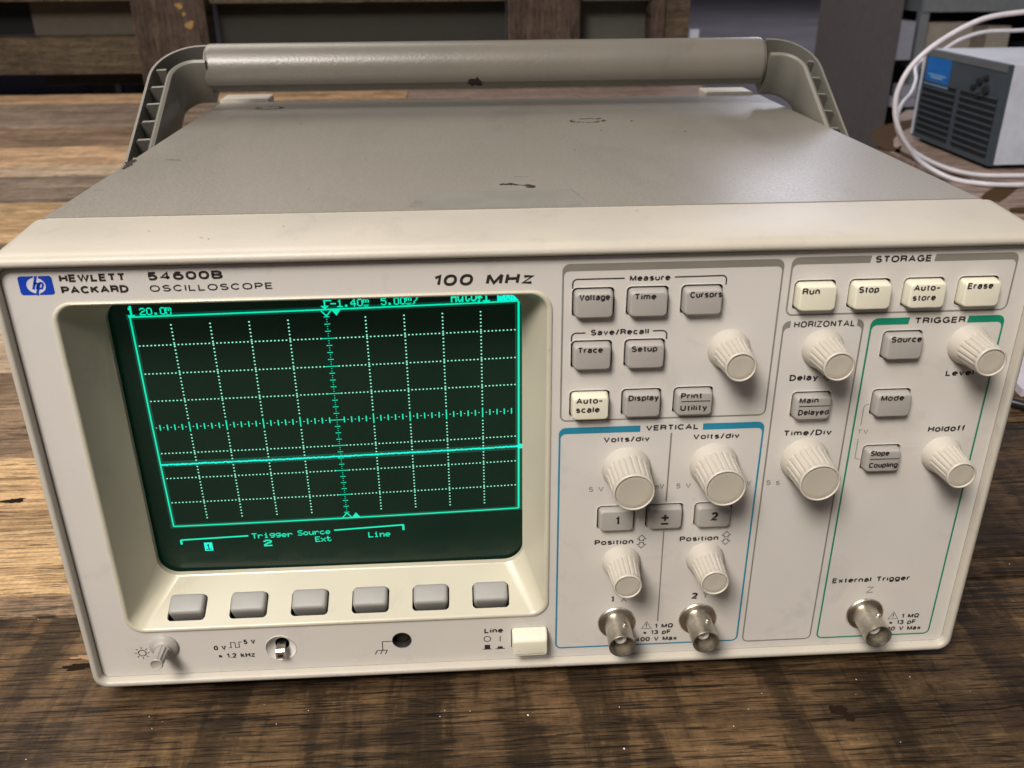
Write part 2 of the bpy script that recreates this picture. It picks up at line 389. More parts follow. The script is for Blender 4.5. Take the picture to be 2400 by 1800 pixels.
# ---- lettering: a plain grotesque drawn with ribbons, fitted to a width and a capital height
def _a(cx, cy, rx, ry, a0, a1, n=None):
    n = n or max(3, int(abs(a1-a0)/18))
    return [(cx+rx*math.cos(math.radians(a0+(a1-a0)*i/n)), cy+ry*math.sin(math.radians(a0+(a1-a0)*i/n))) for i in range(n+1)]
def _se(cx, cy, rx, ry, e=2.3, n=28):
    out = []
    for i in range(n):
        a = 2*math.pi*i/n; c, s_ = math.cos(a), math.sin(a)
        out.append((cx+rx*math.copysign(abs(c)**(2/e), c), cy+ry*math.copysign(abs(s_)**(2/e), s_)))
    return out + [out[0]]
XH = 0.73
def _bowl(cx=0.27, rx=0.27): return _se(cx, XH/2, rx, XH/2)
GLY = {   # advance box width, strokes (capital height 1)
 'A': (.70, [[(0,0),(.35,1),(.70,0)], [(.12,.33),(.58,.33)]]), 'B': (.60, [[(0,0),(0,1),(.33,1)]+_a(.33,.76,.23,.24,90,-90)+[(0,.52)], [(.33,.52)]+_a(.34,.26,.26,.26,90,-90)+[(0,0)]]),
 'C': (.66, [_a(.35,.5,.35,.5,40,320,16)]), 'D': (.64, [[(0,0),(0,1),(.25,1)]+_a(.25,.5,.39,.5,90,-90,12)+[(0,0)]]), 'E': (.52, [[(.52,1),(0,1),(0,0),(.53,0)], [(0,.52),(.48,.52)]]),
 'F': (.50, [[(.50,1),(0,1),(0,0)], [(0,.5),(.45,.5)]]), 'G': (.70, [_a(.36,.5,.36,.5,42,318,16)[:-1]+[(.66,.16),(.68,.44),(.40,.44)], [(.68,.44),(.68,0)]]),
 'H': (.60, [[(0,0),(0,1)], [(.60,0),(.60,1)], [(0,.52),(.60,.52)]]), 'I': (.0, [[(0,0),(0,1)]]), 'K': (.60, [[(0,0),(0,1)], [(.58,1),(0,.38)], [(.20,.60),(.60,0)]]),
 'L': (.48, [[(0,1),(0,0),(.48,0)]]), 'M': (.72, [[(0,0),(0,1)], [(0,1),(.36,.06),(.72,1)], [(.72,1),(.72,0)]]), 'N': (.60, [[(0,0),(0,1)], [(0,1),(.60,0)], [(.60,0),(.60,1)]]),
 'O': (.74, [_se(.37,.5,.37,.5)]), 'P': (.56, [[(0,0),(0,1),(.32,1)]+_a(.32,.73,.26,.27,90,-90)+[(0,.46)]]), 'R': (.60, [[(0,0),(0,1),(.34,1)]+_a(.34,.75,.25,.25,90,-90)+[(0,.50)], [(.34,.50)]+_a(.36,.32,.20,.17,90,0,4)+[(.58,0)]]),
 'S': (.60, [_a(.30,.74,.28,.26,30,180,8)+_a(.30,.74,.28,.22,180,262,5)+_a(.31,.26,.29,.27,82,0,5)+_a(.31,.26,.29,.26,0,-158,9)]),
 'T': (.60, [[(0,1),(.60,1)], [(.30,1),(.30,0)]]), 'U': (.60, [[(0,1),(0,.32)]+_a(.30,.30,.30,.30,180,360,10)+[(.60,1)]]), 'V': (.66, [[(0,1),(.33,0),(.66,1)]]),
 'W': (.96, [[(0,1),(.24,0),(.48,1),(.72,0),(.96,1)]]), 'X': (.62, [[(0,0),(.62,1)], [(0,1),(.62,0)]]), 'Y': (.64, [[(0,1),(.32,.46),(.64,1)], [(.32,.46),(.32,0)]]), 'Z': (.58, [[(0,1),(.58,1),(0,0),(.60,0)]]),
 'a': (.50, [_a(.25,XH-.22,.23,.22,160,0,8)+[(.48,0)], [(.48,.43),(.22,.40)]+_a(.20,.20,.20,.20,90,270,8)+_a(.22,.24,.26,.24,270,350,5)]),
 'b': (.52, [[(0,0),(0,1)], _bowl(.26,.26)]), 'c': (.50, [_a(.27,XH/2,.27,XH/2,42,318,14)]), 'd': (.52, [[(.52,0),(.52,1)], _bowl(.26,.26)]), 'e': (.52, [[(.02,.38),(.52,.38)]+_a(.26,XH/2,.26,XH/2,5,318,16)]),
 'f': (.28, [_a(.30,.80,.16,.20,90,180,5)+[(.14,0)], [(0,XH-.02),(.30,XH-.02)]]), 'g': (.52, [[(.52,XH),(.52,-.06)]+_a(.26,-.06,.26,.20,0,-155,8), _bowl(.26,.26)]),
 'h': (.48, [[(0,0),(0,1)], [(0,.44)]+_a(.24,.44,.24,.29,180,0,8)+[(.48,0)]]), 'i': (.0, [[(0,0),(0,XH)], [(0,.92),(0,1.0)]]), 'k': (.48, [[(0,0),(0,1)], [(.44,XH),(0,.26)], [(.16,.42),(.48,0)]]), 'l': (.0, [[(0,0),(0,1)]]),
 'm': (.80, [[(0,0),(0,XH)], [(0,.48)]+_a(.20,.48,.20,.25,180,0,7)+[(.40,0)], [(.40,.48)]+_a(.60,.48,.20,.25,180,0,7)+[(.80,0)]]), 'n': (.48, [[(0,0),(0,XH)], [(0,.44)]+_a(.24,.44,.24,.29,180,0,8)+[(.48,0)]]),
 'o': (.54, [_bowl()]), 'p': (.52, [[(0,-.28),(0,XH)], _bowl(.26,.26)]), 'r': (.28, [[(0,0),(0,XH)], [(0,.42)]+_a(.24,.42,.24,.31,180,80,5)+[(.30,XH)]]), 's': (.46, [_a(.23,.535,.21,.195,25,180,7)+_a(.23,.535,.21,.16,180,255,4)+_a(.24,.19,.22,.20,78,0,4)+_a(.24,.19,.22,.19,0,-155,8)]),
 't': (.28, [[(.13,.94),(.13,.18)]+_a(.28,.18,.15,.18,180,270,5), [(0,XH-.02),(.30,XH-.02)]]), 'u': (.48, [[(0,XH),(0,.28)]+_a(.24,.28,.24,.28,180,360,8), [(.48,XH),(.48,0)]]), 'v': (.50, [[(0,XH),(.25,0),(.50,XH)]]),
 'x': (.50, [[(0,0),(.50,XH)], [(0,XH),(.50,0)]]), 'y': (.50, [[(0,XH),(.26,0)], [(.50,XH),(.22,-.16)]+_a(.12,-.14,.10,.13,-30,-110,3)]), 'z': (.46, [[(0,XH),(.46,XH),(0,0),(.48,0)]]),
 '0': (.56, [_se(.28,.5,.28,.5)]), '1': (.24, [[(0,.78),(.24,1),(.24,0)]]), '2': (.54, [_a(.27,.73,.26,.27,165,-20,9)+[(.42,.46),(.0,0),(.55,0)]]), '3': (.54, [_a(.26,.75,.24,.25,160,-90,9), _a(.26,.26,.28,.26,88,-160,10)]),
 '4': (.58, [[(.42,0),(.42,1),(0,.28),(.58,.28)]]), '5': (.54, [[(.50,1),(.09,1),(.04,.50)]+_a(.25,.31,.28,.31,128,-140,11)]), '6': (.55, [_a(.28,.5,.27,.5,52,185,8)+[(.01,.35)], _se(.28,.32,.27,.32)]),
 '.': (.0, [[(0,-.03),(0,.09)]]), '/': (.34, [[(0,-.08),(.34,1.06)]]), '-': (.36, [[(-.06,.40),(.40,.40)]]), ' ': (.18, []), '\u03a9': (.70, [[(0,0),(.22,0),(.22,.12)]+_a(.35,.56,.33,.44,235,-55,16)+[(.48,.12),(.48,0),(.70,0)]]),
 '\u2248': (.48, [[(0,.50),(.10,.60),(.20,.60),(.30,.50),(.40,.50),(.48,.58)], [(0,.24),(.10,.34),(.20,.34),(.30,.24),(.40,.24),(.48,.32)]]),
}
def letters(txt, x0, x1, zb, ch, y, parent, mat, wt=0.17, slant=0.0, name='lettering', gap=0.33):
    """wt: stroke width as a part of the capital height"""
    st = []; pen = 0.0
    for c in txt:
        wd, ss = GLY[c]
        for s_ in ss: st.append([(pen+p[0], p[1]) for p in s_])
        pen += wd + gap + (0 if c != ' ' else 0.08)
    h = ch*wt
    xs = [p[0]+p[1]*slant*0 for s_ in st for p in s_]; a, b_ = min(xs), max(xs)
    sx = (x1-x0-h-slant*ch)/max(b_-a, 0.001) if b_-a > 0.05 else 1
    if b_-a < 0.3: sx = min(sx, ch*1.0)
    mb = MB()
    for k, s_ in enumerate(st):
        pts = []
        for p in s_:
            z = h/2 + p[1]*(ch-h); q = (x0+h/2+(p[0]-a)*sx + slant*z, zb+z)
            if not pts or math.hypot(q[0]-pts[-1][0], q[1]-pts[-1][1]) > 1e-4: pts.append(q)
        closed = len(pts) > 4 and math.hypot(pts[0][0]-pts[-1][0], pts[0][1]-pts[-1][1]) < 1e-3
        if closed: pts = pts[:-1]
        stroke(pts, h, y-0.0015*(k % 7), mb, closed)
    return mb.obj(name, mat, parent)

# ------------------------------------------------------------------ floor and surroundings
def wp(name, mat, x0, x1, y0, y1, z0, z1, parent):
    b_ = MB(); b_.box(x0, x1, y0, y1, z0, z1); return b_.obj(name, mat, parent)
fl = obj('floor', [(-14000, -6000, -850), (18000, -6000, -850), (18000, 30000, -850), (-14000, 30000, -850)], [(0, 1, 2, 3)], M['floor'], None, (0, 0, -850))
fl['kind'] = 'structure'

TZ = -6.0      # top of the workbench; the instrument stands on low feet above it

# ------------------------------------------------------------------ workbench
def board(x0, x1, y0, y1, mat, parent, rz=0.0, jag=1.2, top=TZ, th=40, seed=0):
    """board with slightly wandering, eased long edges"""
    rnd = random.Random(seed + int(y0*7) + int(x0))
    n = 60; mb = MB(); ls = []
    off = [rnd.uniform(0, 6.28) for _ in range(6)]
    def wob(x, k): return jag*(0.6*math.sin(x*0.011+off[k]) + 0.3*math.sin(x*0.043+off[k+1]) + 0.35*math.sin(x*0.17+off[k+2]))
    for i in range(n+1):
        x = x0 + (x1-x0)*i/n
        ya = y0 + 0.9 + wob(x, 0)*0.6; yb = y1 - 0.9 + wob(x, 3)*0.6
        ls.append([(x, ya, top-th), (x, ya, top-1.5), (x, ya+1.4, top), (x, yb-1.4, top), (x, yb, top-1.5), (x, yb, top-th)])
    mb.loops(ls, True, True)
    return mb.obj('plank', mat, parent, (0, (y0+y1)/2, top), smooth=False)

wb = thing('workbench', 'long wooden workbench of mixed pale and dark planks under the oscilloscope', 'workbench', (-400, 700, -850))
rows = [(-420, -150, 'w_dark', 'w_dark2', 30), (-150, 52, 'w_dark', 'w_dark2', 60), (52, 67, 'w_mid', 'w_dark2', 10), (67, 190, 'w_tan', 'w_dark2', 20),
        (190, 306, 'w_mid', 'w_dark', 10), (306, 455, 'w_pale', 'w_mid', 0), (455, 610, 'w_mid', 'w_grey', 40),
        (610, 770, 'w_tan', 'w_mid', -20), (770, 905, 'w_grey', 'w_light2', 30), (905, 968, 'w_pale', 'w_pink', 0),
        (968, 1100, 'w_light2', 'w_pale', 10), (1100, 1260, 'w_mid', 'w_light2', 0), (1260, 1425, 'w_grey', 'w_mid', -30),
        (1425, 1520, 'w_grey', 'w_pink', 0), (1520, 1642, 'w_light2', 'w_pink', -120)]
for y0, y1, ml, mr, xj in rows:
    if y1 <= 52:
        board(-1500, 470, y0, y1, M[ml], wb, seed=3)
    else:
        board(-1500, xj-0.6, y0, y1, M[ml], wb, seed=1)
        board(xj+0.6, 470, y0, y1, M[mr], wb, seed=2)
for xa in (-1300, 330):
    for ya in (-300, 1500):
        wp('leg', M['w_dark2'], xa, xa+90, ya, ya+90, -850, TZ-40, wb)
wp('apron', M['w_dark2'], -1460, 430, -405, -380, -150, TZ-40, wb); wp('apron', M['w_dark2'], -1460, 430, 1600, 1625, -150, TZ-40, wb)

# knot and crack in the front plank, pale splinter chip by the corner
def blob(cx, cy, rx, ry, n, seed, rough=0.25):
    rnd = random.Random(seed); out = []
    ph = [rnd.uniform(0, 6.28) for _ in range(4)]
    for i in range(n):
        a = 2*math.pi*i/n
        k = 1 + rough*(0.5*math.sin(2*a+ph[0]) + 0.4*math.sin(3*a+ph[1]) + 0.35*math.sin(5*a+ph[2]) + 0.3*math.sin(9*a+ph[3]))
        out.append((cx+rx*k*math.cos(a), cy+ry*k*math.sin(a)))
    return out
def decal_top(name, pts, z, mat, parent):
    pts = orient(pts); return obj(name, [(p[0], p[1], z) for p in pts], [tuple(range(len(pts)))], mat, parent)
kn = decal_top('knot', blob(109.8, -20.5, 2.9, 2.5, 36, 4, 0.25), TZ+0.12, flat('dark_knot', (0.018, 0.011, 0.007), 0.9, 0.05), wb)
kn = decal_top('knot', blob(112.4, -24.2, 1.8, 2.2, 30, 9, 0.3), TZ+0.10, kn.data.materials[0], wb)
cr = MB(); pts = [(113+i*4.5, -23.2 + 0.9*math.sin(i*0.45) + 0.02*i - 0.25*math.sin(i*1.7)) for i in range(18)]
for i in range(17):
    wa = 0.35+0.5*math.sin(math.pi*min(1, i/6))*0.6; wb_ = 0.35+0.5*math.sin(math.pi*min(1, (i+1)/6))*0.6
    (ax, ay), (bx, by) = pts[i], pts[i+1]
    cr.add([(ax, ay-wa, TZ+0.08), (bx, by-wb_, TZ+0.08), (bx, by+wb_, TZ+0.08), (ax, ay+wa, TZ+0.08)], [(0, 1, 2, 3)])
cr.obj('crack', kn.data.materials[0], wb)
decal_top('splinter_scar', blob(-174, 24.8, 4.6, 1.3, 28, 12, 0.6), TZ+0.10, flat('fresh_split_wood', (0.34, 0.20, 0.12), 0.8, 0.1), wb)
decal_top('knot', blob(-174, 20.0, 7.0, 1.8, 24, 15, 0.5), TZ+0.08, kn.data.materials[0], wb)
decal_top('knot', blob(-252, 143, 5, 2.6, 22, 21, 0.4), TZ+0.1, kn.data.materials[0], wb)
decal_top('knot', blob(-243, 88, 2.4, 1.0, 18, 22, 0.3), TZ+0.1, kn.data.materials[0], wb)

# dust specks: crumbs of plaster on the bench
dm = MB(); rnd = random.Random(31)
for i in range(150):
    x = rnd.uniform(-330, 330); y = rnd.uniform(-130, 150) if i % 3 else rnd.uniform(-60, 0)
    if -166 < x < 166 and y > -4: continue
    r = rnd.uniform(0.08, 0.30)
    if rnd.random() < 0.08: r *= 1.7
    ang = rnd.uniform(0, 3); q = [(r*math.cos(ang+k*1.57)*rnd.uniform(.6, 1.3), r*math.sin(ang+k*1.57)*rnd.uniform(.6, 1.3)) for k in range(4)]
    dm.add([(x+a, y+c, TZ+0.02) for a, c in q] + [(x, y, TZ+r*0.9)], [(0, 1, 4), (1, 2, 4), (2, 3, 4), (3, 0, 4)])
o = dm.obj('dust', M['dust'], None, (0, 0, TZ)); o['kind'] = 'stuff'; o['label'] = 'tiny white crumbs of dust scattered over the dark front planks'; o['category'] = 'dust'

# ------------------------------------------------------------------ oscilloscope
osc = thing('oscilloscope', 'cream bench oscilloscope with a lit green grid screen and grey carrying handle', 'oscilloscope', (0, 150, TZ))

# front frame
mb = MB()
N = 7
ls = [at(rr(-157.8, 157.8, 3.5, 160.3, 3.0, N), 5.0), at(rr(-157.8, 157.8, 3.5, 160.3, 3.0, N), 3.0), at(rr(-158.0, 158.0, 3.2, 161.2, 3.2, N), 0.6),
      at(rr(-158.4, 158.4, 2.7, 161.8, 3.5, N), 0.1), at(rr(-159.2, 159.2, 1.8, 162.6, 4.0, N), 0.0), at(rr(-160.1, 160.1, 0.9, 163.6, 4.6, N), 0.5),
      at(rr(-160.7, 160.7, 0.3, 164.3, 5.0, N), 1.5), at(rr(-161.0, 161.0, 0.0, 164.7, 5.3, N), 3.0), at(rr(-161.0, 161.0, 0.0, 164.85, 5.3, N), 5.0),
      at(rr(-160.6, 160.6, 0.0, 166.9, 5.0, N), 33.4), at(rr(-160.4, 160.4, 0.2, 166.7, 4.8, N), 34.0), at(rr(-159.6, 159.6, 0.9, 166.0, 4.2, N), 34.2),
      at(rr(-159.5, 159.5, 0.9, 166.1, 4.2, N), 37.4)]
mb.loops([l[::-1] for l in ls])
mb.obj('front_frame', M['frame'], osc, (0, 5, 0), smooth=True, angle=50)

# positions
BTN = {'Voltage': (12.3, 149.8, 'g'), 'Time': (29.25, 149.8, 'g'), 'Cursors': (46.3, 149.9, 'g'), 'Trace': (12.3, 132.2, 'g'), 'Setup': (29.3, 132.2, 'g'),
       'Autoscale': (12.2, 114.6, 'c'), 'Display': (29.2, 114.7, 'g'), 'Print': (46.3, 114.8, 'g'), 'Run': (82.0, 150.4, 'c'), 'Stop': (99.4, 150.4, 'c'),
       'Autostore': (116.8, 150.4, 'c'), 'Erase': (134.3, 150.4, 'c'), 'Source': (113.1, 132.6, 'g'), 'Main': (86.1, 111.7, 'g'), 'Mode': (113.1, 111.8, 'g'),
       'Slope': (113.3, 90.6, 'g'), '1': (22.8, 69.9, 's'), 'pm': (39.8, 70.0, 's'), '2': (56.9, 69.9, 's')}
BW, BH = 13.0, 9.6
holes = []
for k, (x, z, t) in BTN.items():
    holes.append(rr(x-0.1, x+BW+0.1, z-BH-0.1, z+0.15, 1.5, 4))
ringO = (-145.5, 6.2, 23.5, 149.5)
holes.append(rr(-144.9, 5.6, 24.1, 148.9, 6.0, 8))
holes.append(circ(-92.0, 13.6, 5.5, 44))            # calibrator terminal
holes.append(circ(-47.9, 14.7, 3.35, 36))           # ground terminal
holes.append(rr(-7.7, 6.0, 8.4, 18.3, 1.4, 4))      # power switch
KNOB = {'general': (63.0, 128.0, 's'), 'delay': (93.8, 127.2, 's'), 'level': (142.0, 127.2, 's'), 'volts1': (32.0, 84.8, 'b'), 'volts2': (62.0, 85.2, 'b'),
        'time': (93.3, 85.9, 'b'), 'position1': (32.0, 46.2, 's'), 'position2': (62.3, 46.2, 's'), 'holdoff': (141.2, 86.2, 's')}
BNC = [(31.6, 18.6), (61.9, 18.8), (125.5, 17.8)]
for x, z in BNC: holes.append(circ(x, z, 6.5, 40))
mb = MB()
plate(rr(-157.6, 157.6, 3.7, 160.1, 2.8, 6), holes, 3.0, 5.0, mb)
panel = mb.obj('front_panel', M['panel'], osc, (0, 3, 80))
# thin moulded lips round the key holes catch the light
for k, (x, z, t) in BTN.items():
    lip = MB()
    o_ = rr(x-0.45, x+BW+0.45, z-BH-0.45, z+0.5, 1.8, 4); i_ = rr(x-0.1, x+BW+0.1, z-BH-0.1, z+0.15, 1.5, 4)
    m_ = rr(x-0.22, x+BW+0.22, z-BH-0.22, z+0.27, 1.6, 4)
    lip.loops([at(o_, 2.995)[::-1], at(m_, 2.80)[::-1], at(i_, 3.1)[::-1]])
    lip.obj('key_hole_lip', M['panel'], panel, smooth=True)
wp('chassis', M['chassis'], -156, 156, 9.5, 32, 5, 23.0, osc)
wp('chassis', M['chassis'], 8.5, 156, 9.5, 32, 23.2, 160, osc)
wp('chassis', M['chassis'], -156, 8.3, 27, 34, 23.2, 160, osc)

# cover
mb = MB()
ls = [at(rr(-158.4, 157.9, 1.2, 166.4, 2.2, 5), 37.5), at(rr(-158.4, 157.6, 1.2, 166.4, 2.2, 5), 37.6), at(rr(-158.4, 157.3, 1.2, 166.2, 2.2, 5), 287.0), at(rr(-157.8, 156.7, 1.8, 165.6, 2.0, 5), 288.5)]
mb.loops([l[::-1] for l in ls], True, False)
mb.add(at(rr(-157.8, 156.7, 1.8, 165.6, 2.0, 5), 288.5)[::-1], [tuple(range(24))])
cover = mb.obj('cover', M['cover'], osc, (0, 160, 84), smooth=True, angle=50)
for x0, x1 in ((-158, -130.6), (124.6, 152.3)):
    mb = MB()
    mb.loops([at(rr(x0, x1, 120, 167.9, 1.2, 4), 288.6)[::-1], at(rr(x0, x1, 120, 167.9, 1.2, 4), 307)[::-1], at(rr(x0+1, x1-1, 121, 167, 1.2, 4), 308.5)[::-1]], True, True)
    mb.obj('rear_foot', M['frame'], osc, None, True, 40)
for x in (-140, 140):
    for y in (30, 265):
        mb = MB(); mb.loops([[(x+r*math.cos(a*math.pi/8), y+r*math.sin(a*math.pi/8), z) for a in range(16)] for r, z in ((8, TZ), (9, TZ+1.2), (9, 1.5))], True, False)
        mb.obj('foot', M['cable_black'], osc, None, True, 40)

# wear on the cover
def cov(name, pts, dz, mat): 
    return decal_top(name, pts, 166.4 - 0.0008*0 + dz, mat, cover)
ch = []
def ragged(path, w0, seed):
    r_ = random.Random(seed); L = []; R_ = []
    for i, (x, y, k) in enumerate(path):
        L.append((x, y + w0*k*r_.uniform(.5, 1.3))); R_.append((x, y - w0*k*r_.uniform(.4, 1.3)))
    return L + R_[::-1]
pth = [(-7.0+i*0.72, 71.4-0.0*i if i < 7 else 71.0-(i-7)*0.36, [.5,.9,1.1,.8,1.2,.9,1.3,1.0,.8,.5,.25,.2,.3,.7,1.3,1.5,1.6,1.2,.5][i]) for i in range(19)]
cov('paint_chip', ragged(pth, 1.5, 3), 0.05, M['chip'])
cov('paint_chip', ragged([(2.2+i*0.5, 65.3+0.05*i, 0.6) for i in range(8)], 0.5, 8), 0.05, M['chip'])
cov('paint_chip', ragged([(-1+i*0.8, 84-0.1*i, 0.3) for i in range(8)], 0.4, 9), 0.04, M['scuff'])
cov('paint_chip', ragged([(18.2+0.3*i, 63.5-1.9*i, 0.8*math.sin(math.pi*(i+0.8)/12.5)+.1) for i in range(12)], 0.9, 10), 0.04, M['scuff'])
cov('paint_chip', blob(-155.9, 122, 2.0, 5.6, 26, 5, 0.5), 0.04, M['chip'])
cov('paint_chip', blob(-155.0, 113, 1.2, 2.2, 20, 6, 0.5), 0.05, M['chip'])
cov('paint_chip', ragged([(-143+i*0.8, 127.3-0.2*i, 0.5) for i in range(9)], 0.5, 12), 0.04, M['chip'])
cov('paint_chip', ragged([(-154+i*0.5, 75.2-0.1*i, 0.4) for i in range(8)], 0.4, 13), 0.04, M['scuff'])
for cx, cy, rx, ry, sd in ((43.0, 206, 8.2, 6.2, 3), (-125.5, 264.0, 7.0, 5.0, 4)):
    o_ = blob(cx, cy, rx, ry, 48, sd, 0.14); i_ = blob(cx, cy, rx-0.55, ry-0.75, 48, sd+1, 0.16)
    mb = MB(); mb.add([(p[0], p[1], 166.46) for p in o_] + [(p[0], p[1], 166.46) for p in i_], [(i, (i+1) % 48, 48+(i+1) % 48, 48+i) for i in range(48) if i % 13 != 3 and i % 9 != 7])
    mb.obj('worn_ring', M['chip'], cover)
    cov('worn_spot', blob(cx, cy, rx*0.88, ry*0.8, 30, sd+5, 0.25), 0.03, M['scuff2'])
cov('paint_chip', ragged([(47.5+0.5*i, 210+0.25*i, 0.8) for i in range(8)], 1.0, 15), 0.07, M['chip'])
cov('paint_chip', ragged([(-126.5+0.5*i, 268, 0.8) for i in range(6)], 1.2, 16), 0.07, M['chip'])
rnd = random.Random(5)
for x, y, r in ((65, 203, .8), (85, 172, .55), (46, 178, .5), (28, 133, .3), (-60, 120, .3), (-100, 210, .35), (90, 90, .3), (-76, 70, .3), (-12, 150, .3)):
    cov('fleck', blob(x, y, r, r*0.9, 10, int(x*3+y), 0.3), 0.04, M['chip'])
cov('label_ghost', [(p[0], p[1]) for p in rr(-37, 19.6, 38.3, 62.3, 4, 6)], 0.02, M['residue'])
cov('label_ghost', [(-39, 41.2), (-33.8, 41.2), (-34.5, 49.5), (-37.3, 50.0)], 0.03, M['scuff2'])

# worn flecks on the frame and lower rim
fr_flecks = MB(); rnd = random.Random(8)
for i in range(38):
    x = -20 + 0.9*i + rnd.uniform(-.4, .4); r = rnd.uniform(.2, .75)*(1 if 8 < i < 34 else .5)
    z = 1.45 + rnd.uniform(-.35, .35)
    fr_flecks.add([(x-r*1.4, 0.05, z), (x, 0.05, z-r*.35), (x+r*1.2, 0.05, z+.1), (x+.2, 0.05, z+r*.35)], [(0, 1, 2, 3)])
fr_flecks.v = [(x, y-0.12+max(0, 1.9-z)*0.42, z) for x, y, z in fr_flecks.v]
fr_flecks.obj('rim_scuff', M['chip'], osc)
for x, y in ((-98, 12), (-100.5, 13.5), (-77, 22), (-118, 20), (36, 29.5)):
    decal_top('fleck', blob(x, y, .32, .3, 8, int(x+y), .3), 164.85+(y-5)*0.0722+0.06, M['scuff'], osc)

# ---- printed group outlines
yP = 2.94
def group(x0, x1, z0, z1, mat, bar=2.35, lw=0.55, gap=None, r=2.4, sl=0.0):
    mb = MB()
    out = orient(rr(x0, x1, z0, z1, r, 6))
    inn = orient(rr(x0+lw, x1-lw, z0+lw, z1-bar, r-0.7, 6))
    if gap is None:
        polys = [out, inn[::-1]]
        tri = tessellate_polygon([[Vector((p[0], p[1], 0)) for p in q] for q in polys])
        fp = out + inn[::-1]
        fs = []
        for t in tri:
            a, b_, c = (fp[i] for i in t); s_ = (b_[0]-a[0])*(c[1]-a[1])-(c[0]-a[0])*(b_[1]-a[1])
            fs.append(t if s_ > 0 else (t[0], t[2], t[1]))
        mb.add(at(fp, yP), fs)
    else:
        g0, g1 = gap; s2 = sl
        # points of out start at the lower right corner and run counter-clockwise; cut on the top side
        def split(q, ztop):
            k = max(i for i in range(len(q)) if q[i][1] > ztop-0.01 and q[i][0] > (x0+x1)/2)
            return q[k+1:] + q[:k+1]           # from top left corner ... round to top right
        o2 = split(out, z1); i2 = split(inn, z1-bar)
        poly_ = [(g0+s2, z1)] + o2 + [(g1+s2, z1), (g1-s2, z1-bar)] + i2[::-1] + [(g0-s2, z1-bar)]
        mb.add(at(orient(poly_), yP), [tuple(range(len(poly_)))])
    return mb.obj('group_outline', mat, panel)
group(9.0, 77.8, 103.5, 157.7, M['line_grey'])
group(80.0, 152.1, 138.8, 158.1, M['line_grey'], gap=(104.9, 125.2), sl=0.15)
group(79.7, 106.2, 6.8, 137.1, M['line_grey'], gap=(82.2, 103.9))
group(108.3, 152.3, 6.8, 137.2, M['line_green'], gap=(120.8, 140.1), sl=0.15, lw=0.62)
group(8.8, 78.0, 7.5, 101.2, M['line_blue'], gap=(36.0, 57.1), lw=0.62)
mb = MB(); stroke([(46.6, 98), (46.6, 71)], 0.55, yP, mb); stroke([(46.6, 58.7), (46.9, 18.5)], 0.45, yP, mb)
mb.obj('divider_line', M['line_grey'], panel)
mb = MB()
for L in ([(12.3, 149.7)] + arc(13.7, 151.3, 1.4, 180, 90) + [(28.3, 152.7)], [(43.8, 152.7)] + arc(58.7, 151.4, 1.4, 90, 0) + [(60.1, 149.8)],
          [(12.3, 132.1)] + arc(13.7, 133.5, 1.4, 180, 90) + [(16.7, 134.9)], [(38.1, 135.0)] + arc(41.2, 133.6, 1.4, 90, 0) + [(42.6, 132.0)]):
    stroke(L, 0.42, yP, mb)
mb.obj('bracket_line', M['ink'], panel)
mb = MB(); stroke([(112.9, 106.4)] + arc(112.3, 105.1, 1.3, 90, 180) + [(111, 98.6)], 0.3, yP, mb); stroke([(111, 93.3)] + arc(112.3, 86.6, 1.3, 180, 270) + [(113.1, 85.3)], 0.3, yP, mb)
mb.obj('bracket_line', M['ink_grey'], panel)

PT = [('HEWLETT',-140.72,-121.40,155.74,2.48,'b'),('PACKARD',-140.83,-121.18,152.06,2.46,'b'),('54600B',-114.92,-92.95,155.64,2.7,'b'),('OSCILLOSCOPE',-114.95,-78.60,152.09,2.09,'r'),
('100 MHz',-30.69,0.73,151.63,3.66,'i'),('Measure',29.88,42.49,151.68,1.95,'m'),('Save/Recall',18.36,36.81,133.95,2.0,'m'),('VERTICAL',37.84,55.64,99.11,2.10,'m'),('STORAGE',106.32,124.22,155.70,2.21,'m'),
('HORIZONTAL',83.38,103.26,134.69,2.15,'r'),('TRIGGER',122.60,139.31,134.85,2.20,'m'),('Delay',84.30,93.80,115.90,2.22,'m'),('Level',136.64,146.13,115.97,2.12,'m'),('Time/Div',84.81,101.41,95.26,2.23,'m'),
('Holdoff',134.77,147.68,94.99,2.34,'m'),('TV',110.25,114.04,95.11,1.79,'G'),('5 s',81.19,85.90,76.12,2.07,'g'),('External Trigger',110.88,140.16,32.62,2.28,'m'),('Z',124.43,127.22,27.47,2.95,'g'),
('Volts/div',23.83,39.40,95.16,2.07,'m'),('Volts/div',54.06,69.88,95.20,2.08,'m'),('5 V',19.47,24.63,76.00,2.00,'g'),('2 mV',39.16,45.52,76.15,2.10,'g'),('5 V',49.70,54.87,76.13,2.01,'g'),('2 mV',69.48,75.84,76.23,2.01,'g'),
('Position',22.19,36.01,53.69,2.23,'m'),('Position',52.54,66.46,53.85,2.23,'m'),('1',28.99,30.15,28.15,2.75,'b'),('X',32.58,34.98,28.06,2.81,'g'),('2',58.77,61.15,28.13,2.92,'b'),('Y',62.94,65.11,28.18,2.98,'g'),
('1 M\u03a9',45.91,52.91,15.23,2.09,'m'),('\u2248 13 pF',41.71,52.25,12.33,2.04,'m'),('400 V Max',39.04,54.83,9.15,2.12,'m'),('1 M\u03a9',140.06,146.94,14.9,2.06,'m'),('\u2248 13 pF',135.74,146.18,11.95,2.07,'m'),
('400 V Max',133.32,148.74,9.0,2.03,'m'),('0 V',-116.19,-111.67,13.85,2.15,'m'),('5 V',-105.21,-100.90,16.12,2.14,'m'),('\u2248 1.2 kHz',-115.07,-101.74,10.00,2.17,'m'),('Line',-17.51,-10.53,16.28,2.34,'m')]
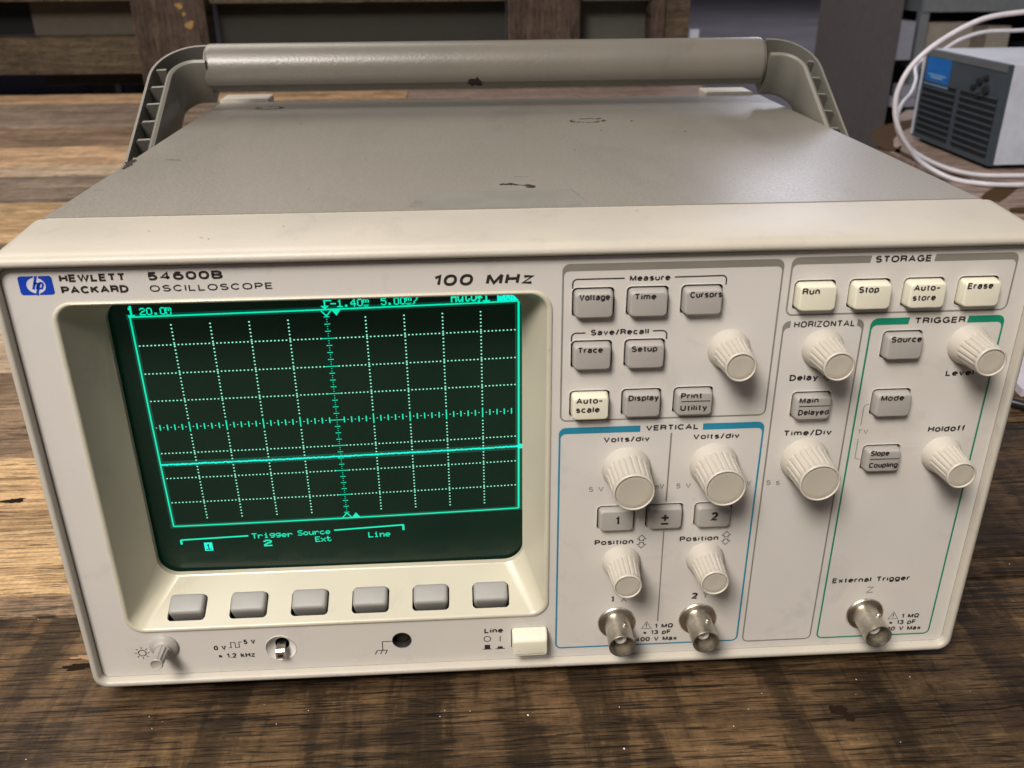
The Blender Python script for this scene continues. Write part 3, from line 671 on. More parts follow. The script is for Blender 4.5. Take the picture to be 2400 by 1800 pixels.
for t, x0, x1, z, h, k in PT:
    letters(t, x0, x1, z, h, yP, panel, M['ink_grey'] if k in 'gG' else M['ink'], {'b': 0.27, 'm': 0.235, 'r': 0.20, 'i': 0.25, 'g': 0.18, 'G': 0.15}[k], 0.22 if k == 'i' else 0.0)

# logo: blue rounded tile, pale disc, blue slanted letters
mb = MB(); poly(rr(-152.7, -142.8, 152.0, 157.9, 0.9, 5), yP, mb); logo = mb.obj('logo_tile', M['logo_blue'], panel)
mb = MB(); cx, cz = -147.75, 154.95
poly([(cx+2.75*math.cos(2*math.pi*i/40), cz+2.45*math.sin(2*math.pi*i/40)) for i in range(40)], yP-0.03, mb); mb.obj('logo_disc', M['logo_white'], logo)
mb = MB(); yl = yP-0.06
stroke([(-147.2, 157.9), (-148.75, 153.8)], 0.75, yl, mb)
stroke([(-148.2, 155.4), (-147.55, 155.75), (-147.15, 155.45), (-147.8, 153.8)], 0.6, yl, mb)
stroke([(-146.55, 155.9), (-148.1, 152.0)], 0.75, yl, mb)
stroke([(-146.55, 155.75), (-145.9, 155.75), (-145.65, 155.3), (-146.15, 154.1), (-147.0, 153.95)], 0.6, yl, mb)
mb.obj('logo_letters', M['logo_blue'], logo)
mb = MB(); stroke([(-146.65, 157.9), (-147.1, 156.7)], 0.28, yP-0.05, mb); stroke([(-148.3, 152.0), (-147.9, 153.1)], 0.28, yP-0.05, mb); stroke([(-147.35, 152.0), (-147.0, 153.0)], 0.2, yP-0.05, mb); stroke([(-147.75, 157.9), (-148.1, 157.0)], 0.2, yP-0.05, mb)
mb.obj('logo_lines', M['logo_white'], logo)

# printed symbols
mb = MB()
stroke(circ(-141.9, 14.1, 1.35, 28), 0.32, yP, mb, True)
for i in range(8):
    a = i*math.pi/4; stroke([(-141.9+1.95*math.cos(a), 14.1+1.95*math.sin(a)), (-141.9+2.75*math.cos(a), 14.1+2.75*math.sin(a))], 0.3, yP, mb)
mb.obj('brightness_symbol', M['ink'], panel)
mb = MB(); stroke([(-110.8, 14.8), (-109.9, 14.8), (-109.9, 17.2), (-108.3, 17.2), (-108.3, 14.8), (-106.9, 14.8), (-106.9, 17.2), (-105.8, 17.2)], 0.28, yP, mb)
mb.obj('square_wave_symbol', M['ink'], panel)
mb = MB(); stroke([(-51.1, 14.5), (-55.1, 14.5), (-55.15, 10.4)], 0.3, yP, mb); stroke([(-57.4, 10.4), (-53.4, 10.4)], 0.3, yP, mb)
for x in (-57.2, -55.3, -53.5): stroke([(x, 10.4), (x-0.85, 8.6)], 0.32, yP, mb)
mb.obj('ground_symbol', M['ink'], panel)
mb = MB(); stroke(circ(-16.45, 13.6, 1.22, 26), 0.32, yP, mb, True); stroke([(-11.7, 14.8), (-11.7, 12.2)], 0.32, yP, mb)
stroke([(-18.2, 8.75), (-14.7, 8.75)], 0.3, yP, mb); poly([(-17.5, 8.8), (-15.45, 8.8), (-15.45, 10.8), (-17.5, 10.8)], yP-0.01, mb)
stroke([(-13.5, 8.75), (-9.95, 8.75)], 0.3, yP, mb); poly([(-12.7, 8.8), (-10.7, 8.8), (-10.8, 9.85), (-12.6, 9.85)], yP-0.01, mb)
mb.obj('power_symbol', M['ink'], panel)
for a, b_, c in (((41.0, 15.2), (44.7, 15.2), (42.85, 18.5)), ((135.0, 14.7), (138.8, 14.7), (136.85, 18.0))):
    mb = MB(); stroke([a, b_, c], 0.24, yP, mb, True)
    cx = c[0]; stroke([(cx, c[1]-0.9), (cx, c[1]-2.1)], 0.34, yP, mb); stroke([(cx, c[1]-2.4), (cx, c[1]-2.75)], 0.34, yP, mb)
    mb.obj('caution_symbol', M['ink'], panel)
def arrow(cx, z0, d, mb, w_=1.6):
    pts = [(cx, z0), (cx-w_, z0-1.6*d), (cx-0.75, z0-1.6*d), (cx-0.75, z0-2.35*d), (cx+0.75, z0-2.35*d), (cx+0.75, z0-1.6*d), (cx+w_, z0-1.6*d)]
    stroke(pts, 0.28, yP, mb, True)
mb = MB(); arrow(38.9, 57.3, 1, mb); arrow(38.9, 51.8, -1, mb); mb.obj('up_down_symbol', M['ink'], panel)
mb = MB(); arrow(69.2, 57.5, 1, mb); arrow(69.2, 51.9, -1, mb); mb.obj('up_down_symbol', M['ink'], panel)
mb = MB()
for s_, cx in ((-1, 95.6), (1, 101.6)):
    pts = [(cx, 117.0), (cx-s_*1.7, 118.5), (cx-s_*1.7, 117.7), (cx-s_*2.6, 117.7), (cx-s_*2.6, 116.3), (cx-s_*1.7, 116.3), (cx-s_*1.7, 115.5)]
    stroke(pts, 0.28, yP, mb, True)
mb.obj('left_right_symbol', M['ink'], panel)

# ---- keys
def key_mesh(wd, ht, mat, front=0.0, back=9.0, draft=0.45, r=1.3):
    mb = MB(); x0, x1, z0, z1 = -wd/2, wd/2, -ht/2, ht/2
    d = draft
    ls = [at(rr(x0, x1, z0, z1, r, 5), back), at(rr(x0, x1, z0, z1, r, 5), 3.0), at(rr(x0+d*.6, x1-d*.6, z0+d*.6, z1-d*.6, r, 5), front+0.7),
          at(rr(x0+d*.8, x1-d*.8, z0+d*.8, z1-d*.8, r, 5), front+0.3), at(rr(x0+d*1.2, x1-d*1.2, z0+d*1.2, z1-d*1.2, r*.9, 5), front+0.08), at(rr(x0+d*1.9, x1-d*1.9, z0+d*1.9, z1-d*1.9, r*.8, 5), front)]
    mb.loops([l[::-1] for l in ls], False, True)
    return mesh('key', mb.v, mb.f, mat, True, (0, 0, 0), 40)
KM = {'g': key_mesh(12.15, 8.75, M['key_grey']), 'c': key_mesh(12.15, 8.75, M['key_cream'], front=-0.6), 's': key_mesh(12.2, 8.8, M['key_grey'], front=0.6)}
BT = {'Voltage': [('Voltage',13.99,23.56,146.80,1.95)], 'Time': [('Time',31.04,37.87,146.59,1.95)], 'Cursors': [('Cursors',48.28,58.35,146.76,1.95)], 'Trace': [('Trace',13.96,21.95,129.22,1.94)],
 'Setup': [('Setup',31.06,39.26,129.16,1.95)], 'Autoscale': [('Auto-',13.87,22.52,111.67,2.05),('scale',13.83,21.58,108.43,2.05)], 'Display': [('Display',30.88,40.80,111.82,2.01)], 'Print': [('Print',47.97,55.06,112.07,2.01),('Utility',48.1,57.0,107.7,2.04)],
 'Run': [('Run',83.24,88.74,147.09,2.01)], 'Stop': [('Stop',100.97,107.43,147.18,2.02)], 'Autostore': [('Auto-',118.4,126.9,147.36,1.95),('store',118.54,126.01,144.10,1.95)], 'Erase': [('Erase',135.5,143.7,147.52,1.99)],
 'Source': [('Source',114.62,124.60,129.80,2.01)], 'Mode': [('Mode',114.8,122.6,108.93,2.01)], 'Main': [('Main',87.5,93.9,109.03,2.00),('Delayed',87.6,97.9,104.61,2.0)], 'Slope': [('Slope',114.8,121.3,88.01,2.04),('Coupling',114.9,125.0,83.39,2.0)],
 '1': [('1',28.74,30.20,63.6,3.3)], '2': [('2',62.2,64.8,63.9,3.4)], 'pm': []}
for k, (x, z, t) in BTN.items():
    cx, cz = x+BW/2, z-BH/2
    yf = {'g': 0.0, 'c': -0.6, 's': 0.6}[t]
    o = inst('key', KM[t], osc, (cx, 0, cz))
    if t == 'c': o['label'] = 'cream key'
    for (tx, x0, x1, zb, h) in BT[k]:
        letters(tx, x0, x1, zb, h*1.06, yf-0.05, o, M['ink'], 0.24 if t == 's' else 0.225)
    mb = MB()
    if k == 'Print': stroke([(48.2, 111.1), (57.8, 111.1)], 0.34, yf-0.05, mb)
    if k == 'Main': stroke([(87.6, 107.9), (97.9, 107.9)], 0.34, yf-0.05, mb)
    if k == 'Slope': stroke([(114.9, 86.8), (125.0, 86.8)], 0.34, yf-0.05, mb)
    if k == 'pm':
        stroke([(46.1, 67.2), (46.1, 64.6)], 0.8, yf-0.05, mb); stroke([(44.8, 65.9), (47.4, 65.9)], 0.8, yf-0.06, mb); stroke([(44.8, 63.4), (47.4, 63.4)], 0.75, yf-0.05, mb)
    if mb.v: mb.obj('lettering', M['ink'], o)

# ---- knobs
def knob_mesh(big):
    R0, R1, R2, L = (8.3, 7.3, 6.85, 15.6) if big else (6.85, 5.6, 4.95, 14.6)
    h1 = 3.9 if big else 4.3
    nf = 20 if big else 18; per = 8; n = nf*per
    prof = [(R0*1.0, 0.0, 0), (R0, 0.5, 0), (R0-0.25, 1.2, 0), (R0-0.85*(R0-R1)*.5, h1*0.55, 0), (R1+0.35, h1*0.85, 0), (R1+0.12, h1, 0)]
    flut = 0.42
    prof += [(R1+0.02, h1+0.5, flut), (R1-0.02, h1+1.0, flut)]
    for i in range(1, 6):
        t_ = i/5; prof.append((R1+(R2-R1)*t_, h1+1.0+(L-1.1-h1-1.0)*t_, flut))
    prof += [(R2+0.03, L-0.8, 0.05), (R2, L-0.35, 0), (R2-0.25, L-0.06, 0), (R2-0.5, L, 0), (R2-0.62, L-0.1, 0), (R2-0.68, L-0.75, 0)]
    ls = []
    for r, h, f in prof:
        l = []
        for i in range(n):
            a = 2*math.pi*i/n; ph = i % per
            seg = (i//per) % nf
            dd = f*(1.0 if ph == 0 else 0.35 if ph in (1, per-1) else 0.0)
            l.append(((r-dd)*math.cos(a), 3.0-h, (r-dd)*math.sin(a)))
        ls.append(l[::-1])
    mb = MB(); mb.loops(ls)
    me = mesh('knob', mb.v, mb.f, M['knob'], True, (0, 3, 0), 60)
    mb = MB(); rc = R2-0.7; yc = 3.0-(L-0.45)
    mb.loops([[(r*math.cos(2*math.pi*i/40), y, r*math.sin(2*math.pi*i/40)) for i in range(40)][::-1] for r, y in ((rc, yc+1.0), (rc, yc+0.1), (rc-0.15, yc), (rc-1.5, yc+0.06), (0.6, yc+0.12))], False, True)
    me2 = mesh('knob_cap', mb.v, mb.f, M['knob_cap'], True, (0, 3, 0), 60)
    return me, me2
KB = {'s': knob_mesh(False), 'b': knob_mesh(True)}
for i, (k, (x, z, t)) in enumerate(KNOB.items()):
    o = inst('knob', KB[t][0], osc, (x, 3, z)); o.rotation_euler = (0, 0.13*i, 0)
    inst('knob_cap', KB[t][1], o, (x, 3, z))

# intensity knob: round skirt with a thin fluted shaft
def lathe(prof, cx, cz, n=40, flutes=None):
    ls = []
    for r, y, f in prof:
        l = []
        for i in range(n):
            a = 2*math.pi*i/n; q = r*(1-f*(0.5+0.5*math.cos(a*flutes))) if flutes else r
            l.append((cx+q*math.cos(a), y, cz+q*math.sin(a)))
        ls.append(l[::-1])
    return ls
ix, iz = -133.6, 16.9
mb = MB(); mb.loops(lathe([(5.1, 3.0, 0), (5.1, 2.4, 0), (4.7, 1.8, 0), (3.4, 1.4, 0), (2.9, 0.8, 0), (2.8, 0.2, 0)], ix, iz), False, True)
sk = mb.obj('intensity_knob', M['key_grey'], osc, (ix, 3, iz), True, 50)
mb = MB(); mb.loops(lathe([(2.5, 0.5, .14), (2.25, -6.0, .14), (2.3, -6.4, .0), (2.0, -6.7, 0), (1.8, -6.5, 0)], ix, iz, 60, 10), False, True)
mb.obj('knob_shaft', M['key_grey'], sk, (ix, 3, iz), True, 50)

# ---- coaxial sockets
def bnc(x, z):
    mb = MB()
    mb.loops(lathe([(5.75, 9, 0), (5.75, 4.2, 0), (5.7, 3.0, 0), (5.55, 2.6, 0), (5.0, 2.4, 0), (4.95, 1.9, 0), (4.7, 1.2, 0), (4.72, -5.5, 0), (4.80, -9.3, 0), (4.80, -9.8, 0), (4.6, -9.95, 0), (4.3, -9.9, 0), (4.15, -9.4, 0), (4.10, 1.0, 0)], x, z, 48), False, True)
    o = mb.obj('coaxial_socket', M['nickel'], osc, (x, 3, z), True, 40)
    mb = MB(); mb.loops(lathe([(7.1, 6.0, 0), (7.15, 3.05, 0), (7.05, 2.7, 0), (6.7, 2.35, 0), (5.1, 2.30, 0)], x, z, 48)); mb.obj('socket_flange', M['nickel'], o, (x, 3, z), True, 40)
    mb = MB(); mb.loops(lathe([(2.35, 1, 0), (2.35, -5.6, 0), (2.1, -5.9, 0), (0.75, -5.9, 0), (0.7, -4.5, 0)], x, z, 28), False, False); mb.obj('insulator', M['white_plastic'], o, None, True, 40)
    mb = MB(); mb.loops(lathe([(0.72, 0, 0), (0.72, -4.7, 0)], x, z, 16), False, True); mb.obj('socket_hole', M['chassis'], o, None, True, 40)
    mb = MB(); mb.loops(lathe([(0.35, 0, 0), (0.35, -5.5, 0), (0.2, -5.8, 0)], x, z, 12), False, True); mb.obj('centre_pin', M['tin'], o, None, True, 40)
    for s_ in (0.35, math.pi+0.35):
        d = Vector((math.sin(s_), 0, math.cos(s_))); e = d.cross(Vector((0, 1, 0)))
        mb = MB(); c = Vector((x, -3.6, z)); ls = []
        for r, h in ((1.0, 4.2), (1.0, 5.35), (0.85, 5.55)):
            ls.append([c + d*h + (e*math.cos(q*math.pi/8) + Vector((0, 1, 0))*math.sin(q*math.pi/8))*r for q in range(16)])
        mb.loops(ls, False, True); mb.obj('bayonet_stud', M['nickel'], o, None, True, 40)
for x, z in BNC: bnc(x, z)

# ---- calibrator terminal in its dished recess
mb = MB(); cx, cz = -92.0, 13.6
mb.loops(lathe([(5.75, 2.98, 0), (5.6, 2.8, 0), (5.4, 3.1, 0), (4.2, 4.8, 0), (2.6, 5.6, 0)], cx, cz+0.0, 44)); dish = mb.obj('terminal_dish', M['panel'], osc, None, True, 60)
mb = MB(); mb.loops(lathe([(2.6, 5.6, 0), (2.6, 9.3, 0)], cx, cz+0.4, 28), False, True); mb.obj('terminal_hole', M['chassis'], osc, None, True, 60)
mb = MB(); mb.loops([[(cx+xx, yy, cz+zz) for xx, yy, zz in q] for q in (((-1.5, 8, 1.0), (1.5, 8, 1.0), (1.5, 8, .5), (-1.5, 8, .5)), ((-1.6, 1.2, 1.0), (1.6, 1.2, 1.0), (1.6, 1.2, .5), (-1.6, 1.2, .5)), ((-1.6, 0.4, .4), (1.6, 0.4, .4), (1.5, 0.8, .1), (-1.5, 0.8, .1)), ((-1.6, 0.2, -2.6), (1.6, 0.2, -2.6), (1.6, .6, -2.6), (-1.6, .6, -2.6)))], True, True)
tm = mb.obj('calibrator_terminal', M['tin'], osc)
mb = MB(); poly([(cx-0.9, cz-0.9), (cx+0.9, cz-0.9), (cx+0.9, cz-1.9), (cx-0.9, cz-1.9)], 0.14, mb); mb.obj('terminal_slot', M['chassis'], tm)
mb = MB(); cx, cz = -47.9, 14.7
mb.loops(lathe([(3.6, 2.99, 0), (3.45, 2.85, 0), (3.3, 3.1, 0), (3.3, 9.4, 0)], cx, cz, 36), False, False); mb.obj('ground_socket', M['chassis'], osc, None, True, 60)
mb = MB(); mb.loops(lathe([(3.28, 9.4, 0), (3.28, 6.0, 0), (2.6, 5.4, 0), (1.2, 5.6, 0), (.4, 5.7, 0)], cx, cz, 32), False, True); mb.obj('ground_terminal', flat('dark_oiled_metal', (0.05, 0.045, 0.04), 0.18, 0.6, 0.6), osc, None, True, 50)

# ---- power switch
mb = MB(); x0, x1, z0, z1 = -7.35, 5.7, 8.8, 18.0
def pw(i, y, zt, zb): return at(rr(x0+i, x1-i, zb, zt, 1.0, 5), y)[::-1]
mb.loops([pw(0, 9, z1, z0), pw(0, 1.5, z1, z0), pw(0.2, -1.2, z1-1.6, z0+0.1), pw(0.5, -1.9, z1-2.3, z0+0.4), pw(0.9, -2.0, z1-2.8, z0+0.7)], False, True)
pwo = mb.obj('power_switch', M['key_cream'], osc, None, True, 35)
mb = MB(); stroke([(-6.2, 10.1), (-3, 10.0), (0, 10.1), (4.6, 10.2)], 0.16, -2.04, mb); mb.obj('dirt_line', M['scuff'], pwo)

# ---- screen surround
ls = [at(rr(-145.5, 6.2, 23.5, 149.5, 6.5, 10), 3.0), at(rr(-145.3, 6.0, 23.7, 149.3, 6.4, 10), 2.5), at(rr(-144.9, 5.6, 24.1, 149.0, 6.2, 10), 2.3), at(rr(-144.4, 5.1, 24.6, 148.75, 6.0, 10), 2.35),
      at(rr(-143.9, 4.6, 25.0, 148.4, 5.6, 10), 2.6), at(rr(-143.7, 4.4, 25.2, 148.2, 5.4, 10), 3.0), at(rr(-137.4, -1.7, 34.7, 143.6, 7.5, 10), 20.0), at(rr(-137.0, -2.1, 35.1, 143.2, 7.2, 10), 20.4), at(rr(-137.0, -2.1, 35.1, 143.2, 7.2, 10), 22.5)]
n_ = len(ls[0])
mb = MB(); mb.loops([l[::-1] for l in ls], skip=lambda i, j: i == 5 and j == n_-1-(n_-1) % n_ and False)
# leave the straight lower side open for the key shelf: it joins the last point of the lower-left arc to the first of the lower-right arc
bot = [i for i, f in enumerate(mb.f) if all(abs(mb.v[k][2]-(25.2 if mb.v[k][1] < 10 else 34.7)) < 1e-4 for k in f)]
mb.f = [f for i, f in enumerate(mb.f) if i not in bot]
sur = mb.obj('screen_surround', M['surround'], osc, (-69.7, 3, 86), True, 40)
slopeL = math.hypot(17, 9.5); ey, ez = 17/slopeL, 9.5/slopeL
def shelf(u, v, d): return (u, 3+v*ey + d*ez, 25.2+v*ez - d*ey)     # d > 0 goes below the surface
a0 = (-143.7+5.4, 0); a1 = (4.4-5.4, 0); b0 = (-137.4+7.5, slopeL); b1 = (-1.7-7.5, slopeL)
kh = [rr(-131.75+22.05*i, -118.25+22.05*i, 2.3, 12.0, 1.6, 5) for i in range(6)]
mb = MB(); plate([a0, a1, b1, b0], kh, 0.0, 1.5, mb, shelf)
mb.obj('key_shelf', M['surround'], sur, (-69.7, 3, 25.2))
mbk = MB()
cxk, cvk = 0, 0
def kl(i, d): return [Vector(shelf(p[0], p[1]+7.25, d)) - Vector(shelf(0, 7.25, 0)) for p in rr(-6.25+i, 6.25-i, -2.95+i, 4.5-i, 1.3, 5)]
mbk.loops([kl(0, 5)[::-1], kl(0, -1.3)[::-1], kl(.2, -2.0)[::-1], kl(.5, -2.4)[::-1], kl(1.0, -2.55)[::-1]], False, True)
skm = mesh('softkey', mbk.v, mbk.f, M['key_soft'], True, (0, 0, 0), 45)
for i in range(6):
    inst('softkey', skm, osc, shelf(-125.0+22.05*i, 7.25, 0))

# ---- picture tube and what it shows
mb = MB(); nx, nz = 24, 18
def tube_y(x, z): return 22.6 + 1.0*(((x+69.6)/68)**2 + ((z-89)/55)**2)*0.6
vs = [(-139.5+140*i/nx, 0, 32+114*j/nz) for j in range(nz+1) for i in range(nx+1)]
vs = [(x, tube_y(x, z), z) for x, _, z in vs]
mb.add(vs, [(j*(nx+1)+i, j*(nx+1)+i+1, (j+1)*(nx+1)+i+1, (j+1)*(nx+1)+i) for j in range(nz) for i in range(nx)])
crt = mb.obj('screen', M['crt'], osc, None, True)
G00, G10, G11, G01 = (-130.3, 136.5), (-3.1, 138.6), (-3.4, 57.3), (-129.5, 54.8)
def G(u, v, lift=0.15):
    """graticule coordinates (u 0..10 rightwards, v 0..8 downwards) on the tube face"""
    s_, t_ = u/10, v/8
    x = (1-s_)*(1-t_)*G00[0]+s_*(1-t_)*G10[0]+s_*t_*G11[0]+(1-s_)*t_*G01[0]
    z = (1-s_)*(1-t_)*G00[1]+s_*(1-t_)*G10[1]+s_*t_*G11[1]+(1-s_)*t_*G01[1]
    return (x, tube_y(x, z)-lift, z)
DU, DV = 12.7, 10.17      # mm per division
def quad(mb, u0, u1, v0, v1, lift=0.15):
    mb.add([G(u0, v1, lift), G(u1, v1, lift), G(u1, v0, lift), G(u0, v0, lift)], [(0, 1, 2, 3)])
def hline(mb, u0, u1, v, w_, lift=0.15, n=12):
    for i in range(n): quad(mb, u0+(u1-u0)*i/n, u0+(u1-u0)*(i+1)/n, v-w_/DV/2, v+w_/DV/2, lift)
def vline(mb, u, v0, v1, w_, lift=0.15, n=10):
    for i in range(n): quad(mb, u-w_/DU/2, u+w_/DU/2, v0+(v1-v0)*i/n, v0+(v1-v0)*(i+1)/n, lift)
def dot(mb, u, v, rx=0.31, rz=0.25, lift=0.16):
    c = [G(u+rx/DU*math.cos(a*math.pi/4), v-rz/DV*math.sin(a*math.pi/4), lift) for a in range(8)]
    mb.add(c, [tuple(range(8))])
# outline box
mb = MB(); W_ = 0.52
hline(mb, 0, 10, 0, W_, 0.17); hline(mb, 0, 10, 8, W_, 0.17); vline(mb, 0, 0, 8, W_, 0.18); vline(mb, 10, 0, 8, W_*1.25, 0.18)
grat = mb.obj('graticule_frame', M['green'], crt)
mb = MB()
hline(mb, -.1, 10.1, 0, 1.9, 0.05); hline(mb, -.1, 10.1, 8, 1.7, 0.05); vline(mb, 0, 0, 8, 1.9, 0.06); vline(mb, 10, 0, 8, 2.4, 0.06)
hline(mb, 0, 10, 5.43, 2.4, 0.07); quad(mb, 9.9, 10.1, 0, 8, 0.064)
mb.obj('phosphor_glow', M['halo'], crt)
mb = MB()
for v in (1, 2, 3, 5, 6, 7):
    for k in range(1, 100):
        if 49 <= k <= 51: continue
        dot(mb, k/10, v)
for u in (1, 2, 3, 4, 6, 7, 8, 9):
    for k in range(64):
        vv = (k+0.5)/8
        if vv < 0.25 or vv > 7.8 or abs(vv-4) < 0.2: continue
        dot(mb, u, vv)
for k in range(1, 50):
    if k % 5 != 0 or True:
        if abs(k*0.2-5) < 0.15: continue
        dot(mb, k*0.2-0.1, 4, 0.24, 0.15)
mb.obj('graticule_dots', M['green_dot'], crt)
mb = MB()
for k in range(1, 50):
    u = k*0.2
    if k == 25: continue
    h = 0.17 if k % 5 else 0.30
    vline(mb, u-0.0, 4-h/1.6, 4+h/1.6, 0.42, 0.17, 1)
for k in range(1, 32):
    v = k*0.25
    hw = 0.075 if k % 4 else 0.19
    hline(mb, 5-hw, 5+hw, v, 0.27, 0.17, 1)
for k in range(3, 94): 
    v = k*0.25/3
    if k % 3: dot(mb, 5, v, 0.22, 0.13)
mb.obj('graticule_ticks', M['green'], crt)
# trace
mb = MB(); rnd = random.Random(2); nT = 420; prev = None
cn = []
for i in range(nT+1):
    u = 10*i/nT; v = 5.445 - 0.0035*u + rnd.uniform(-.014, .014)
    cn.append((u, v, 0.62/DV*rnd.uniform(.75, 1.25)/2))
for i in range(nT):
    (u0, v0, a), (u1, v1, b_) = cn[i], cn[i+1]
    mb.add([G(u0, v0+a, .2), G(u1, v1+b_, .2), G(u1, v1-b_, .2), G(u0, v0-a, .2)], [(0, 1, 2, 3)])
for a in range(1): 
    c = [G(10.04+1.1/DU*math.cos(q*math.pi/6), 5.41-1.0/DV*math.sin(q*math.pi/6), .21) for q in range(12)]; mb.add(c, [tuple(range(12))])
mb.obj('trace', M['green_hot'], crt)
# trigger marks
def mark(fn):
    m_ = MB(); fn(m_); return m_.obj('screen_mark', M['green'], crt)
def tri(mb, pts): mb.add([G(u, v, .21) for u, v in pts], [(0, 1, 2)])
def seg(mb, u0, v0, u1, v1, w_=0.42, lift=.21):
    a = Vector((u0*DU, v0*DV)); b_ = Vector((u1*DU, v1*DV)); d = (b_-a).normalized(); n = Vector((-d.y, d.x))*w_/2
    q = [a-n, b_-n, b_+n, a+n]; mb.add([G(p.x/DU, p.y/DV, lift) for p in q][::-1], [(0, 1, 2, 3)])
mark(lambda m_: tri(m_, [(5.14, 0.02), (5.38, 0.02), (5.26, 0.22)][::-1]))
mark(lambda m_: tri(m_, [(5.14, 7.98), (5.38, 7.98), (5.26, 7.78)]))
mark(lambda m_: (seg(m_, 4.87, .03, 5.0, .22), seg(m_, 5.13, .03, 5.0, .22, lift=.215)))
mark(lambda m_: (seg(m_, 4.87, 7.97, 5, 7.78), seg(m_, 5.13, 7.97, 5, 7.78, lift=.215)))
mark(lambda m_: (seg(m_, 4.95, -.30, 5.16, -.30), seg(m_, 4.98, -.30, 4.98, -.06, .5, .215), tri(m_, [(4.87, -.13), (5.09, -.13), (4.98, .0)][::-1])))
mark(lambda m_: (seg(m_, 0.12, 8.60, 2.08, 8.55, .62), seg(m_, 0.12, 8.60, 0.12, 8.79, .8, .215)))
mark(lambda m_: (seg(m_, 4.58, 8.50, 6.62, 8.43, .62), seg(m_, 6.60, 8.43, 6.60, 8.66, .8, .215)))

F5 = {'0': ["01110","10001","10001","10001","10001","10001","01110"], '1': ["00100","01100","00100","00100","00100","00100","11111"], '2': ["01110","10001","00001","00110","01000","10000","11111"],
'4': ["00010","00110","01010","10010","11111","00010","00010"], '5': ["11111","10000","11110","00001","00001","10001","01110"], '.': ["00000","00000","00000","00000","00000","01100","01100"], '-': ["00000","00000","00000","11111","00000","00000","00000"],
'/': ["00001","00010","00010","00100","01000","01000","10000"], 'A': ["01110","10001","10001","11111","10001","10001","10001"], 'u': ["00000","00000","10001","10001","10001","10011","01101"], 't': ["01000","01000","11110","01000","01000","01001","00110"],
'o': ["00000","00000","01110","10001","10001","10001","01110"], 'f': ["00110","00100","01110","11111","00100","00100","01100"], 'R': ["11110","10001","10001","11110","10100","10010","10001"], 'U': ["10001"]*6+["01110"], 'N': ["10001","11001","11001","10101","10011","10011","10001"],
'T': ["11111","00100","00100","00100","00100","00100","00100"], 'r': ["00000","00000","10110","11001","10000","10000","10000"], 'i': ["00100","00000","01100","00100","00100","00100","01110"], 'g': ["00000","01111","10001","10001","01111","00001","01110"],
'e': ["00000","00000","01110","10001","11111","10000","01110"], 'S': ["01111","10000","10000","01110","00001","00001","11110"], 'c': ["00000","00000","01110","10000","10000","10001","01110"], 'E': ["11111","10000","10000","11110","10000","10000","11111"],
'x': ["00000","00000","10001","01010","00100","01010","10001"], 'L': ["10000"]*6+["11111"], 'n': ["00000","00000","10110","11001","10001","10001","10001"], 'm': ["00000","00000","11010","10101","10101","10101","10101"], 'V': ["10001","10001","10001","10001","01010","01010","00100"], 's': ["00000","00000","01111","10000","01110","00001","11110"], ' ': ["00000"]*7}
def pix(mb, txt, u0, v0, u1, v1, lift=.2, fat=1.12, inv=False):
    """dot-matrix text filling the box u0..u1, v0 (top)..v1 (bottom)"""
    n = len(txt)*6-1; du = (u1-u0)/n; dv = (v1-v0)/7
    for i, ch_ in enumerate(txt):
        rowsg = F5[ch_]
        for j, row in enumerate(rowsg):
            k = 0
            while k < 5:
                if row[k] == '1':
                    k2 = k
                    while k2 < 5 and row[k2] == '1': k2 += 1
                    c0 = u0+(i*6+k)*du; c1 = u0+(i*6+k2)*du; q = (fat-1)/2
                    quad(mb, c0-q*du, c1+q*du, v0+(j-q)*dv, v0+(j+1+q)*dv, lift+0.002*(i % 2)+0.001*(j % 2))
                    k = k2
                else: k += 1
        # join vertical neighbours
def word(t, *a, **k):
    m_ = MB(); pix(m_, t, *a, **k); return m_.obj('screen_text', M['green'], crt)
word('20.0', .27, -.295, .93, -.05, fat=1.18)
word('m', .93, -.33, 1.08, -.17, fat=1.15)
word('V', .93, -.14, 1.07, .01, fat=1.15)
word('-1.40', 5.13, -.315, 5.96, -.065, fat=1.18)
word('m', 5.97, -.335, 6.12, -.18, fat=1.15)
word('s', 5.97, -.15, 6.11, -.0, fat=1.15)
word('5.00', 6.43, -.315, 7.06, -.065, fat=1.18)
word('m', 7.07, -.335, 7.22, -.18, fat=1.15)
word('s', 7.07, -.15, 7.21, -.0, fat=1.15)
word('/', 7.24, -.31, 7.40, -.05, fat=1.15)
word('Auto', 8.24, -.40, 8.90, -.065, fat=1.4)
word('f', 8.90, -.33, 9.05, -.03, fat=1.4)
word('1', 9.07, -.33, 9.24, -.03, fat=1.5)
word('Trigger', 2.18, 8.46, 3.36, 8.68, fat=1.15)
word('Source', 3.52, 8.43, 4.46, 8.65, fat=1.15)
word('2', 2.50, 8.77, 2.72, 9.04, fat=1.5)
word('Ext', 4.00, 8.74, 4.47, 8.97, fat=1.15)
word('Line', 5.56, 8.67, 6.20, 8.90, fat=1.15)
word('1', -.03, -.36, .13, .0, fat=1.7)
for (u0, u1, v0, v1), (t, *a) in (((.76, 1.0, 8.76, 9.12), ('1', .80, 8.82, .96, 9.07, .24, 1.0)), ((9.44, 10.0, -.42, -.03), ('RUN', 9.47, -.38, 9.98, -.06, .24, 0.5))):
    mb = MB(); quad(mb, u0, u1, v0, v1, .19); blk = mb.obj('inverse_block', M['green_hot'], crt)
    mb = MB(); pix(mb, t, *a); mb.obj('inverse_text', M['crt'], blk)

